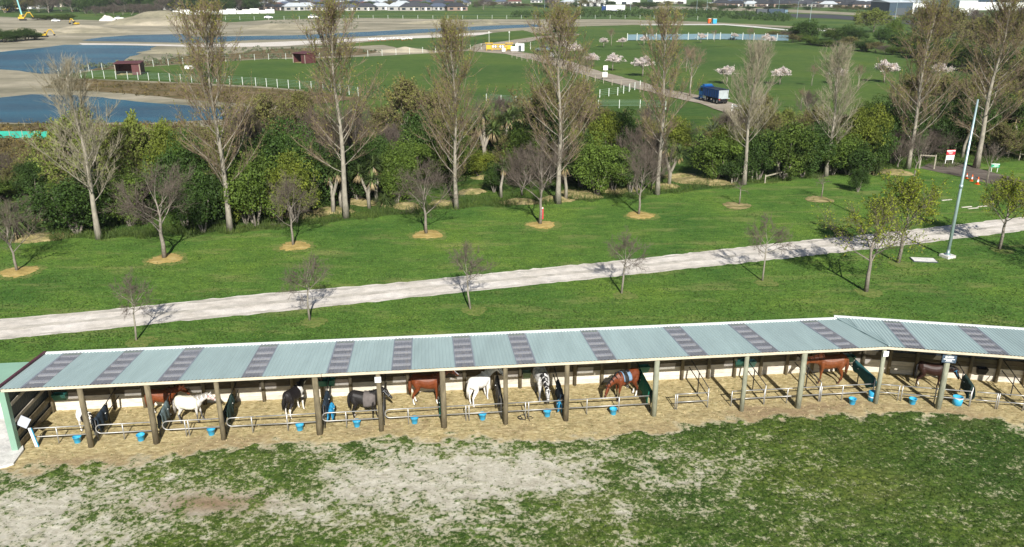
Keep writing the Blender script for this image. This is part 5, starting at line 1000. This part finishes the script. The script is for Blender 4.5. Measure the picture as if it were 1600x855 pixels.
# the blue tip truck
M['tblue'] = mat('truck_blue', (.007, .035, .14), .3, .08, 3, spec=.5); M['tcab'] = mat('truck_cab_blue', (.010, .10, .30), .28, .06, 3, spec=.5); M['tyre'] = mat('tyre_rubber', (.025, .025, .026), .85, .2, 6); M['chrome'] = mat('bright_alloy', (.55, .56, .58), .3, .1, 4, metal=.8); M['glass'] = mat('dark_glass', (.02, .03, .04), .08, .1, spec=.6); M['galv'] = mat('grey_tailgate', (.33, .37, .37), .5, .12, 2)
pa, pb = at(1130, 166), at(1040, 145); hd_ = math.atan2((pb - pa).y, (pb - pa).x)
tk = empty('tip_truck', at(1114, 159.5), hd_, label='blue eight wheel tip truck with a grey tailgate driving up the driveway', cat='truck')
tk.scale = (.68, .74, .82); MB().box((0, 0, .85), (8.4, .9, .3)).build('chassis', M['black'], tk)
mb = MB(); mb.rings([[(2.55, s * 1.22, z) for s, z in ((-1, .6), (1, .6), (1, 3.0), (-1, 3.0))], [(3.9, s * 1.22, z) for s, z in ((-1, .6), (1, .6), (1, 2.95), (-1, 2.95))], [(4.45, s * 1.2, z) for s, z in ((-1, .6), (1, .6), (1, 1.75), (-1, 1.75))]]); cab = mb.build('cab', M['tcab'], tk)
MB().box((4.22, 0, 2.35), (.06, 2.1, .85), M=Matrix.Rotation(R(-24), 3, 'Y')).build('windscreen', M['glass'], cab)
for s_ in (-1, 1):
    MB().box((3.35, s_ * 1.235, 2.3), (.95, .03, .7)).build('side_window', M['glass'], cab); MB().box((4.1, s_ * 1.5, 2.2), (.15, .22, .6)).build('mirror', M['black'], cab); MB().box((4.47, s_ * .85, .95), (.05, .4, .25)).build('headlight', M['white'], cab); MB().box((1.9, s_ * 1.0, .95), (1.2, .5, .6)).build('fuel_tank', M['chrome'], tk); MB().box((-4.25, s_ * .95, .95), (.05, .35, .18)).build('tail_light', M['red'], tk)
MB().box((3.0, 0, 3.15), (1.0, 2.0, .3)).build('roof_fairing', M['tcab'], cab); MB().box((4.5, 0, .55), (.15, 2.4, .4)).build('bumper', M['tblue'], tk)
mb = MB(); q4 = lambda x, w, z0, z1: [(x, -w, z0), (x, w, z0), (x, w + .04, z1), (x, -w - .04, z1)]
for y in (-1.22, 1.22): mb.box((-.9, y, 1.95), (6.5, .1, 1.5))
mb.box((2.3, 0, 2.1), (.1, 2.5, 1.8)); mb.box((-.9, 0, 1.2), (6.5, 2.4, .15)); body = mb.build('tipper_body', M['tblue'], tk)
for i in range(7):
    for s_ in (-1, 1): MB().box((-3.8 + i * 1.0, s_ * 1.3, 1.95), (.12, .07, 1.45)).build('rib', M['tblue'], body)
for s_ in (-1, 1): MB().box((-.9, s_ * 1.24, 2.75), (6.6, .16, .12)).build('top_rail', M['tblue'], body)
MB().box((-4.18, 0, 1.9), (.1, 2.4, 1.6)).build('tailgate', M['galv'], tk); MB().box((-.9, 0, 2.72), (6.3, 2.3, .1)).build('load_cover', M['black'], tk); MB().box((-4.5, -.2, 1.15), (.5, 2.3, .12)).build('rear_chute', M['galv'], tk); MB().box((-4.3, 0, .62), (.1, 2.3, .2)).build('rear_bar', M['black'], tk)
for x in (3.5, 1.75 - .15, -2.2, -3.5):
    for s_ in (-1, 1):
        Ry = lambda pr: [(r_, z) for r_, z in pr]
        mb = MB().lathe([(.30, -.16), (.50, -.15), (.52, -.1), (.52, .1), (.50, .15), (.30, .16)], k=16); mb.v = [(a, c, b) for a, b, c in mb.v]; w_ = mb.build('wheel', M['tyre'], tk, True); w_.location = (x, s_ * 1.06, .52)
        mb = MB().lathe([(0, -.12), (.30, -.14), (.31, .14), (0, .12)], k=12); mb.v = [(a, c, b) for a, b, c in mb.v]; mb.build('rim', M['chrome'], w_, True); MB().box((x, s_ * 1.08, 1.12), (1.1, .5, .06)).build('mudguard', M['black'], tk)

# ------------------------------------------------------------------ park trees
def cherry(seed):
    g = np.random.default_rng(seed); root = empty('cherry_tree'); mb, A, C = bare(seed, 3.6, .42, 9, -.02, 66, depth=2, kids=(6, 6), r=.09)
    mb.build('trunk', M['bark_pale'], root, True); link('twigs', np_mesh('twigs', *A, M['twig_brown']), root)
    S = np.array(A[0]).reshape(-1, 6, 3); e_ = S[:, 3:].mean(1); s_ = S[:, :3].mean(1); P = []
    for k in range(5): P.append(s_ + (e_ - s_) * g.uniform(0, 1, (len(s_), 1)) + g.normal(size=s_.shape) * .10)
    P = np.concatenate(P); P = P[P[:, 2] > 1.9]; link('blossom', np_mesh('blossom', *cards(P[g.uniform(size=len(P)) < .75], .075, g, asp=.85), M['blossom']), root); return root
ch = [cherry(201), cherry(202), cherry(203)]
CH_ = [(1135, 131, 101, 'pink cherry tree in bloom just above the blue truck'), (1218, 132, 103, 'pink cherry tree in bloom right of the blue truck'), (1310, 131, 104, 'pink cherry tree in bloom behind the eighth tall poplar'), (1381, 129, 92, 'pink cherry tree in bloom left of the ninth tall poplar'), (1466, 128, 96, 'large pink cherry tree in bloom behind the ninth tall poplar'),
       (957, 110, 82, 'pink cherry tree in bloom above the white sign on the lawn'), (1004, 119, 86, 'pink cherry tree in bloom left of the sixth tall poplar'), (926, 104, 82, 'pink cherry tree in bloom by the driveway bend'), (898, 92, 66, 'pink cherry tree in bloom half hidden by the fifth poplar'), (943, 74, 58, 'leftmost small pink cherry tree by the slate blue fence'), (972, 73, 58, 'small pink cherry tree at the left end of the slate blue fence'), (1006, 71, 55, 'third small pink cherry tree from the left by the slate blue fence'), (1095, 67, 51, 'small pink cherry tree before the middle of the slate blue fence'), (1148, 63, 51, 'small pink cherry tree touching the slate blue fence'), (1197, 69, 52, 'rightmost small pink cherry tree by the slate blue fence'), (1205, 72, 56, 'small pink cherry tree at the left end of the dark hedge'), (880, 82, 60, 'pink cherry tree in bloom behind the top of the fifth poplar')]
for i, (x, y, ty, l_) in enumerate(CH_): p = at(x, y); h = height(x, ty, p.y) / 3.75; put('cherry', ch, p, (h * 1.32, h * 1.32, h), i * 1.3, l_, 'cherry tree', 'pink cherry trees on the park lawn')
pk = [make_tree('park_tree', bare(211, 6., .32, 8, .3, 40, depth=3, kids=(6, 6, 6), r=.09), M['bark_pale'], M['twig_poplar'])]
for i, (x, y, ty) in enumerate([(856, 90, 55), (867, 93, 58), (912, 100, 72), (917, 140, 82), (1017, 70, 42), (1072, 112, 70), (1078, 150, 70), (955, 72, 44), (1116, 66, 46), (1171, 69, 42), (1268, 134, 100), (1251, 172, 138), (1340, 140, 100)]):
    p = at(x, y); h = height(x, ty, p.y) / 6.; put('park', pk, p, h, i * 1.1, f"bare slender park tree beyond the belt, {ORD[i]} listed along the lawn".replace('listed along the lawn', 'of the loose row from driveway to right'), 'tree', 'bare trees on the park lawn')
e = empty('parked_car', at(848, 80), 2.7, label='dark car parked beside the trees at the top of the driveway', cat='car'); CARS = {}
def car(root, m):
    mb = MB(); sec = lambda x, w, z0, z1: [(x, -w, z0), (x, w, z0), (x, w * .92, z1), (x, -w * .92, z1)]
    mb.rings([sec(-2.1, .8, .35, .85), sec(-1.9, .88, .28, 1.0), sec(-.9, .9, .28, 1.02), sec(.8, .9, .28, .98), sec(1.9, .86, .28, .8), sec(2.15, .75, .35, .65)]); mb.build('body', m, root)
    mb = MB(); mb.rings([sec(-1.75, .8, .98, 1.05), sec(-1.2, .76, .98, 1.48), sec(.2, .74, .98, 1.46), sec(.95, .78, .96, 1.0)]); mb.build('cabin', M['glass'], root); MB().box((-.5, 0, 1.49), (1.4, 1.3, .05)).build('roof', m, root)
    for x in (-1.35, 1.35):
        for s_ in (-1, 1): mb = MB().lathe([(0, -.1), (.32, -.1), (.32, .1), (0, .1)], k=12); mb.v = [(a, c, b) for a, b, c in mb.v]; w_ = mb.build('wheel', M['tyre'], root); w_.location = (x, s_ * .82, .32)
    return root
car(e, M['slate'])
car1 = car(empty('parked_car', at(88, 34), .1, label='white car parked on the gravel flats left of the dirt mound', cat='car'), M['white']); c2 = copy_tree(car1); place(c2, at(490, 29), .2, 1.5, 'white van like car by the long far fence'); c3 = copy_tree(car1); place(c3, at(420, 29), .1, 1.2, 'small car by the far fence left of the second white car')
c4 = copy_tree(car1); place(c4, at(187, 31), .4, 1.3, 'white car right of the white spoil heap')
# excavators
def digger():
    r_ = empty('excavator')
    for s_ in (-1, 1): mb = MB(); mb.rings([[(x, s_ * 1.1 - .3, z) for x, z in TRK] for TRK in [[(-1.9, .45), (-1.6, .05), (1.6, .05), (1.9, .45), (1.6, .85), (-1.6, .85)]]] + [[(x, s_ * 1.1 + .3, z) for x, z in [(-1.9, .45), (-1.6, .05), (1.6, .05), (1.9, .45), (1.6, .85), (-1.6, .85)]]]); mb.build('track', M['black'], r_)
    MB().box((-.5, 0, 1.5), (3.2, 2.4, 1.1)).build('engine_house', M['yellow'], r_); MB().box((.6, .75, 2.2), (1.5, 1.0, 1.6)).build('cab', M['glass'], r_); MB().box((.6, .75, 3.05), (1.6, 1.1, .12)).build('cab_roof', M['yellow'], r_)
    MB().tube([(1.0, -.2, 1.6), (2.8, -.2, 4.2), (4.6, -.2, 4.4)], .32, 4).build('boom', M['yellow'], r_); MB().tube([(4.4, -.2, 4.6), (5.8, -.2, 1.8)], .24, 4).build('stick', M['yellow'], r_)
    MB().rings([[(5.5, -.8, 1.9), (5.5, .4, 1.9), (5.2, .4, .9), (5.2, -.8, .9)], [(6.3, -.7, 1.6), (6.3, .3, 1.6), (5.9, .3, .7), (5.9, -.7, .7)]]).build('bucket', M['black'], r_); return r_
dg = digger()
for i, (x, y, rz, s, l_) in enumerate([(36, 32, .3, .95, 'yellow excavator at the foot of the thick teal mast'), (119, 40, 2.8, .7, 'yellow excavator right of the thin teal mast'), (70, 58, .2, .62, 'yellow excavator beside the dark bushes of the far pond'), (292, 37, 3.0, .75, 'left of the two yellow excavators right of the dirt mound'), (319, 37, .2, .75, 'right of the two yellow excavators right of the dirt mound'), (12, 19, .2, 1.2, 'farthest yellow excavator at the upper left edge')]):
    o = dg if i == 0 else copy_tree(dg); place(o, at(x, y), rz, s, l_, 'yellow excavators on the gravel flats'); o['category'] = 'excavator'
M['mast'] = mat('teal_mast', (.22, .50, .52), .5, .1, 2.)
for x, y, h, w, l_ in ((35, 26, 18, .9, 'thick teal mast rising out of the top left of the photo'), (114, 18, 24, .7, 'thin teal mast before the dark far trees')):
    e = empty('mast', at(x, y), label=l_, cat='mast'); MB().tube([(0, 0, 0), (-h * .12, 0, h)], [w * .6, w * .4], 6).build('shaft', M['mast'], e); MB().box((0, 0, .6), (w * 2.5, w * 2.5, 1.2)).build('footing', M['yellow'], e)
# ------------------------------------------------------------------ far trees and bushes (copies of the belt's kinds)
def far(kind, x, y, ty, wpx, label, group, cat='tree'):
    protos = K_[kind][0]; p = at(x, y); h = max(1., height(x, ty, p.y)); w = wpx / pxm(p.y); return put(kind, protos, p, (w / 1.75, w / 1.75, h / 1.9), x * .37, label, cat, group)
g = np.random.default_rng(31)
RH = [('dark', 1262, 62, 30, 46), ('dark', 1240, 60, 40, 26), ('mid', 1300, 62, 44, 30), ('dark', 1318, 62, 38, 34), ('dark', 1338, 66, 44, 30), ('willow', 1365, 50, 16, 56), ('dark', 1378, 68, 42, 30), ('mid', 1395, 62, 26, 26), ('dark', 1405, 78, 46, 40), ('mid', 1425, 84, 50, 40), ('dark', 1445, 92, 56, 40), ('brown', 1452, 70, 30, 50), ('khaki', 1480, 84, 18, 70), ('dark', 1470, 100, 62, 46), ('mid', 1500, 104, 66, 50), ('khaki', 1520, 95, 30, 60), ('brown', 1510, 60, 14, 60), ('dark', 1535, 112, 72, 50), ('khaki', 1562, 110, 20, 80), ('dark', 1580, 120, 70, 60), ('mid', 1610, 130, 80, 60), ('brown', 1590, 70, 12, 60), ('khaki', 1440, 58, 14, 60)]
RH += [(('dark', 'mid', 'khaki', 'brown')[g.integers(0, 4)], x + g.uniform(-4, 4), 62 + (x - 1215) * .125 + g.uniform(-2, 2), 50 + (x - 1215) * .11 + g.uniform(-4, 4), g.uniform(20, 34)) for x in range(1212, 1470, 13)]
RH.sort(key=lambda b: b[1])
for i, (k, x, y, ty, w) in enumerate(RH): far(k, x, y, ty, w, 'bush in the hedge right of the park lawn', 'bushes of the dark hedge right of the park lawn', 'bush')
for i, (x, y, ty, w) in enumerate([(-12, 65, 44, 40), (8, 66, 46, 30), (24, 64, 46, 34), (42, 63, 44, 36), (56, 61, 50, 26)]): far('dark', x, y, ty, w, 'dark bush on the far shore of the big pond', 'dark bushes on the far shore at the left edge', 'bush')
for x in list(range(-60, 420, 12)): far(('dark', 'dark', 'dark', 'brown')[g.integers(0, 4)] if x > 60 else ('brown', 'khaki', 'dark')[g.integers(0, 3)], x + g.uniform(-5, 5), 19 + g.uniform(-3, 2), -14 + g.uniform(-5, 6), g.uniform(28, 50), 'dark tree in the far wood at the top left', 'trees of the far wood at the top left')
for x in range(60, 110, 12): far('mid', x, 31, 21 + g.uniform(-2, 2), 22, 'low green bush beside the teal masts', 'green bushes beside the masts', 'bush')
for x in range(150, 262, 14): far('brown', x, 24, 8 + g.uniform(-2, 4), 26, 'brown bare bush behind the dirt mound', 'brown bushes behind the dirt mound', 'bush')
for x in range(420, 1130, 16): far(('brown', 'khaki', 'dark', 'mid')[g.integers(0, 4)], x + g.uniform(-6, 6), 14 + g.uniform(-2, 2) - (2 if x > 800 else 0), 4 + g.uniform(-5, 3), g.uniform(14, 30), 'small tree among the houses of the far suburb', 'small trees among the far houses')
for x in range(1130, 1500, 19): far(('brown', 'khaki', 'dark')[g.integers(0, 3)], x + g.uniform(-6, 6), 15 + max(0, x - 1250) * .03, 8 + g.uniform(-3, 2) + max(0, x - 1250) * .03, g.uniform(16, 28), 'bush along the far side of the motorway', 'bushes along the far side of the motorway', 'bush')
V, F = [], []
for i in range(760):                                # rough scrub between the far paddock and the motorway: one uncounted mass
    x = g.uniform(800, 1235); y = 27.5 - g.uniform(0, 12) * (1 if x > 900 else .55) + max(0, x - 1100) * .05; p = at(x, y); s = g.uniform(.8, 2.2)
    v, f = cards(np.array([p.x, p.y, 0]) + unit(g.normal(size=(34, 3))) * [s, s, .75 * s] * g.uniform(.5, 1, (34, 1)) + [0, 0, .6 * s], .4, g); V.append(v); F.append(f)
props(link('roadside_scrub', np_mesh('roadside_scrub', *joinVF(list(zip(V, F))), M['leaf_dark'])), kind='stuff')
V, F = [], []
for i in range(900):                                # low tussocks on the banks by the paddock
    x = g.uniform(120, 600); y = g.uniform(75, 108) if g.uniform() < .55 else g.uniform(28, 46)
    if y > 60 and not (np.interp(x, [120, 330, 430, 600], [104, 80, 72, 72]) < y < np.interp(x, [120, 330, 600], [110, 97, 86])): continue
    if y < 50 and not 420 < x < 560: continue
    p = at(x, y); s = g.uniform(.35, .9); v, f = cards(np.array([p.x, p.y, 0]) + unit(g.normal(size=(22, 3))) * [s, s, .7 * s] * g.uniform(.5, 1, (22, 1)) + [0, 0, .5 * s], .2, g); V.append(v); F.append(f)
props(link('bank_scrub', np_mesh('bank_scrub', *joinVF(list(zip(V, F))), M['sword_grey'])), kind='stuff')
V, F = [], []
for i in range(2600):                               # rough brown sedge between the near pond and the belt
    x = g.uniform(-60, 520); y = g.uniform(193, 262) if g.uniform() < .7 else g.uniform(124, 158)
    if y < 170 and not (x > 80 and np.interp(x, [92, 300, 560], [123, 132, 152]) < y < np.interp(x, [80, 300, 560], [138, 157, 165])): continue
    if y > 205 and x > 130 and g.uniform() < .6: continue
    p = at(x, y); s = g.uniform(.25, .7); v, f = cards(np.array([p.x, p.y, 0]) + unit(g.normal(size=(14, 3))) * [s, s, .8 * s] * g.uniform(.4, 1, (14, 1)) + [0, 0, .5 * s], .16, g, asp=.35); V.append(v); F.append(f)
M['sedge'] = leaf_mat('brown_sedge', (.12, .095, .035), .55, .1, .2, .25)
props(link('sedge', np_mesh('sedge', *joinVF(list(zip(V, F))), M['sedge'])), kind='stuff')
# ------------------------------------------------------------------ far houses and warehouses
ROOFS = {'dark grey': (.05, .052, .06), 'slate blue': (.08, .10, .14), 'red brown': (.14, .06, .05), 'pale grey': (.40, .43, .45), 'charcoal': (.035, .037, .042)}
def house(rc, wc, L_=15., W_=9., H_=2.8):
    r_ = empty('house'); mw = mat('house_wall', tuple(c * .6 for c in wc), .8, .08, 1.); mr = mat('house_roof', ROOFS[rc], .6, .12, 1.)
    MB().box((0, 0, H_ / 2), (L_, W_, H_)).build('wall', mw, r_); mb = MB(); o = .6; h = 2.6; a, b = L_ / 2 + o, W_ / 2 + o; rr_ = L_ / 2 - W_ / 2 + .6
    mb.add([(-a, -b, H_), (a, -b, H_), (a, b, H_), (-a, b, H_), (-rr_, 0, H_ + h), (rr_, 0, H_ + h)], [(0, 1, 5, 4), (1, 2, 5), (2, 3, 4, 5), (3, 0, 4), (3, 2, 1, 0)]); mb.build('roof', mr, r_)
    for x, w in ((-L_ * .3, 2.6), (L_ * .05, 1.6), (L_ * .33, 2.2)): MB().box((x, -W_ / 2 - .03, H_ * .48), (w, .1, 1.5)).build('window', M['glass'], r_)
    MB().box((L_ * .2, -W_ / 2 - .03, H_ * .4), (1.0, .1, 2.1)).build('door', M['white'], r_); return r_
HS = [(rc, house(rc, wc)) for rc, wc in (('dark grey', (.50, .47, .42)), ('slate blue', (.62, .60, .56)), ('charcoal', (.42, .30, .24)), ('pale grey', (.55, .53, .5)), ('red brown', (.60, .56, .48)))]
used = set()
HL = []
def put_house(x, y, s=1., kind=None, rz=None):
    k = kind if kind is not None else [0, 1, 2, 2, 0, 3, 4, 1][g.integers(0, 8)]; rc, pr = HS[k]; o = pr if k not in used else copy_tree(pr); used.add(k)
    p = at(x, y); place(o, p, rz if rz is not None else g.uniform(-.5, .5), s * g.uniform(.9, 1.15), f"{rc} roofed single storey house in the far suburb", f"{rc} roofed houses of the far suburb"); o['category'] = 'house'; HL.append((rc, sum(x > q for q in PXS), -y, x, o))
for row, (yy, st) in enumerate([(16.5, 21), (12.5, 17), (9.0, 15), (6.0, 14), (3.5, 13), (1.5, 13)]):
    x = 385 + g.uniform(0, 10)
    while x < 720: put_house(x, yy + g.uniform(-.6, .6)); x += st * g.uniform(.8, 1.4)
for yy, st in ((10.5, 20), (6.5, 17), (3.5, 15), (1.5, 14)):
    x = 1120 + g.uniform(0, 10)
    while x < 1440: put_house(x, yy + g.uniform(-.5, .5) + max(0, x - 1200) * .012, 1., [0, 1, 2, 2, 3][g.integers(0, 5)]); x += st * g.uniform(.9, 1.5)
for x in range(730, 900, 26): put_house(x + g.uniform(-6, 6), 5 + g.uniform(-2, 3))
for x in (240, 330, 300, 360, 275): put_house(x, 15 + g.uniform(-3, 2), 1.1, [3, 0, 1, 2, 0][x % 5])
def shed_big(x0, x1, y, ty, dep, mw, mr, label, doors=3, name='warehouse', md='iron'):
    a, b = at(x0, y), at(x1, y); h = height(x0, ty, a.y); w = (b - a).length; c = (a + b) / 2; e = empty(name, c, math.atan2((b - a).y, (b - a).x), label=label, cat='building')
    MB().box((0, dep / 2, h / 2), (w, dep, h)).build('wall', mw, e); mb = MB(); mb.add([(-w / 2 - .4, -.4, h), (w / 2 + .4, -.4, h), (w / 2 + .4, dep + .4, h), (-w / 2 - .4, dep + .4, h), (-w / 2 - .4, dep / 2, h + h * .16), (w / 2 + .4, dep / 2, h + h * .16)], [(0, 1, 5, 4), (2, 3, 4, 5), (0, 4, 3), (1, 2, 5), (3, 2, 1, 0)]); mb.build('roof', mr, e)
    for i in range(doors): MB().box((-w / 2 + w * (i + .5) / doors, -.05, h * .3), (w / doors * .45, .14, h * .55)).build('door', M[md], e)
    return e
M['wh_dark'] = mat('dark_cladding', (.035, .06, .085), .6, .1, .2); M['wh_white'] = mat('white_cladding', (.72, .73, .70), .6, .06, .1); M['wh_teal'] = mat('teal_fascia', (.20, .42, .46), .5, .1, .2); M['wh_roof'] = mat('pale_roof', (.55, .60, .62), .5, .08, .1)
shed_big(1388, 1424, 24, 4, 30, M['wh_dark'], M['wh_roof'], 'dark blue clad warehouse with pale roof left of the ninth poplar', 1); shed_big(1422, 1462, 22, 4, 30, M['wh_white'], M['wh_roof'], 'pale end bay joined to the dark blue warehouse', 2)
shed_big(1496, 1524, 25, 1, 40, M['wh_white'], M['wh_roof'], 'tall white warehouse block behind the right hand poplars', 2, md='wh_white'); shed_big(1525, 1680, 16, 3, 60, M['wh_white'], M['wh_dark'], 'long white warehouse with dark roof at the top right edge', 5, md='wh_white')
shed_big(902, 946, 10, 0, 40, M['wh_white'], M['wh_teal'], 'white building with teal roof edge left of the white freight truck', 4, md='glass'); shed_big(950, 1000, 7, 0, 40, M['wh_white'], M['wh_roof'], 'long white building right of the teal roofed building', 3, md='glass'); shed_big(1020, 1072, 6, 0, 40, M['wh_white'], M['wh_teal'], 'pale green and white building in the middle of the far edge', 3, md='glass'); shed_big(1105, 1130, 10, 5, 20, M['wh_white'], M['wh_roof'], 'low white building with a raised centre in the far field', 4, md='glass')
shed_big(-20, 62, 14, 9.5, 14, M['wh_white'], M['wh_roof'], 'long low white shed at the upper left edge', 5); shed_big(74, 97, 11, 1, 14, mat('cream_stucco', (.50, .45, .36), .8, .1, .3), M['wh_roof'], 'cream house with a tall gable in the far wood', 2, 'house', 'glass'); shed_big(225, 248, 14, 7.5, 12, M['wh_roof'], M['wh_roof'], 'pale grey gabled house behind the dirt mound', 2, 'house', 'glass')
for i in range(14): e = empty('hoarding', at(266 + i * 12, 24 - i * .25), 0, label='white building site hoarding section along the far field', cat='hoarding', group='white hoardings along the far field'); MB().box((0, 0, 1.1 + .3 * (i % 3)), (6.4, .3, 2.2 + .6 * (i % 3))).build('panel', M['white'], e); MB().box((3.2, .2, 1.2), (.2, .2, 2.6)).build('post', M['wood'], e)
# motorway traffic, portable cabins, lamp posts, birds
def lorry(x, y, rz, m1, m2, label, s=1.):
    e = empty('freight_truck', at(x, y), rz, label=label, cat='truck'); e.scale = (s,) * 3; MB().box((-2, 0, 2.3), (11, 2.5, 2.9)).build('box_body', m1, e); MB().box((-2, 0, .75), (11, 2.3, .3)).build('chassis', m2, e); MB().box((5., 0, 1.9), (2.2, 2.4, 2.6)).build('cab', m2, e); MB().box((6.12, 0, 2.4), (.05, 2.1, .9)).build('windscreen', M['glass'], e)
    for xx in (-6, -4.8, 2.2, 5.2):
        for s_ in (-1, 1): mb = MB().lathe([(0, -.15), (.5, -.15), (.5, .15), (0, .15)], k=10); mb.v = [(a, c, b) for a, b, c in mb.v]; w_ = mb.build('wheel', M['tyre'], e); w_.location = (xx, s_ * 1.1, .5)
lorry(956, 18.5, math.pi, M['white'], M['tblue'], 'white freight truck with a blue base on the far road', 1.3); lorry(1216, 23, .1, M['wh_dark'], M['slate'], 'dark freight truck on the motorway', 1.0); lorry(1196, 22, .1, M['iron'], M['white'], 'grey freight truck behind the dark one on the motorway', .9)
for x, y, m_, l_ in ((1108, 36.5, 'orange', 'orange portable cabin beside the blue one on the far path'), (1116, 37, 'blue', 'bright blue portable cabin beside the far path')):
    e = empty('portable_toilet', at(x, y), .2, label=l_, cat='cabin'); MB().box((0, 0, 1.15), (2.0 if m_ == 'blue' else 1.4, 1.4, 2.3)).build('cabin', M[m_], e); MB().box((0, -.72, 1.05), (.8, .05, 1.9)).build('door', M[m_], e); MB().box((0, 0, 2.36), (2.1 if m_ == 'blue' else 1.5, 1.5, .12)).build('roof', M['white'], e)
lp = empty('street_lamp'); MB().tube([(0, 0, 0), (0, 0, 9.5), (0, -.4, 10.2), (0, -2, 10.5)], [.16, .1, .08, .07], 6).build('column', M['steel'], lp); MB().box((0, -2.2, 10.45), (.35, .9, .18)).build('lamp_head', M['white'], lp)
for i, (x, y) in enumerate([(1216, 20), (1245, 29), (1398, 33), (851, 13), (1088, 22), (1104, 20), (985, 18), (1265, 36)]): o = lp if i == 0 else copy_tree(lp); place(o, at(x, y), i, 1., 'tall grey street lamp along the motorway', 'street lamps along the motorway'); o['category'] = 'lamp'
gs_ = empty('goose'); MB().rings([ring((x, 0, z), (1, 0, 0), (0, 0, 1), a, b, 8) for x, z, a, b in ((-.4, .5, .03, .03), (-.15, .45, .16, .17), (.15, .45, .15, .16), (.3, .55, .06, .08), (.36, .8, .045, .045), (.42, .88, .05, .05), (.55, .86, .015, .015))]).build('body', M['white'], gs_, True)
for s_ in (-1, 1): MB().tube([(0, .07 * s_, .35), (.02, .07 * s_, 0)], .02, 4).build('leg', M['orange'], gs_)
for i in range(26): o = gs_ if i == 0 else copy_tree(gs_); place(o, at(576 + i * 2.7 + g.uniform(-1, 1), 64 - i * .05 + g.uniform(-.8, .8)), g.uniform(0, 6), 1.2, 'white goose grazing in the flock below the far channel', 'flock of white geese on the grass'); o['category'] = 'goose'

# ------------------------------------------------------------------ labels of the far repeats, told apart by their order
TENS = {20: 'twenty', 30: 'thirty', 40: 'forty', 50: 'fifty', 60: 'sixty'}; _o1 = ORD[:15] + ['sixteenth', 'seventeenth', 'eighteenth', 'nineteenth']
def ordn(i):
    n = i + 1
    if n < 20: return _o1[n - 1]
    t = n // 10 * 10; return TENS[t][:-1] + 'ieth' if n == t else TENS[t] + ' ' + _o1[n - t - 1]
cells = {}
for h in HL: cells.setdefault(h[:2], []).append(h)
for (rc, gap), L_ in cells.items():
    L_.sort(key=lambda h: h[2:4])
    for i, h in enumerate(L_): h[4]['label'] = f"{ordn(i)} nearest {rc} roofed far house " + GAPN[gap]
same = {}
for o in list(COL.objects):
    if o.get('label') and o.get('group') and o.parent is None: same.setdefault((o['group'], o['label']), []).append(o)
for (gr, lb), L_ in same.items():
    if len(L_) < 2 or 'goose' in lb or len(L_) > 69: continue
    L_.sort(key=lambda o: o.location.x / max(1, o.location.y))
    for i, o in enumerate(L_): o['label'] = f"{ordn(i)} from the left: {lb}"

# ------------------------------------------------------------------ thin air
hz_ = MB().box((0, 4350, 13.5), (12600, 9400, 29.5)).build('haze', None); hz_.data.materials.clear()
m = bpy.data.materials.new('haze_air'); m.use_nodes = True; m.node_tree.nodes.clear(); _o = m.node_tree.nodes.new('ShaderNodeOutputMaterial'); _v = m.node_tree.nodes.new('ShaderNodeVolumePrincipled')
_v.inputs['Color'].default_value = (.86, .92, 1, 1); _v.inputs['Density'].default_value = .00009; m.node_tree.links.new(_v.outputs[0], _o.inputs['Volume']); hz_.data.materials.append(m); props(hz_, kind='stuff')
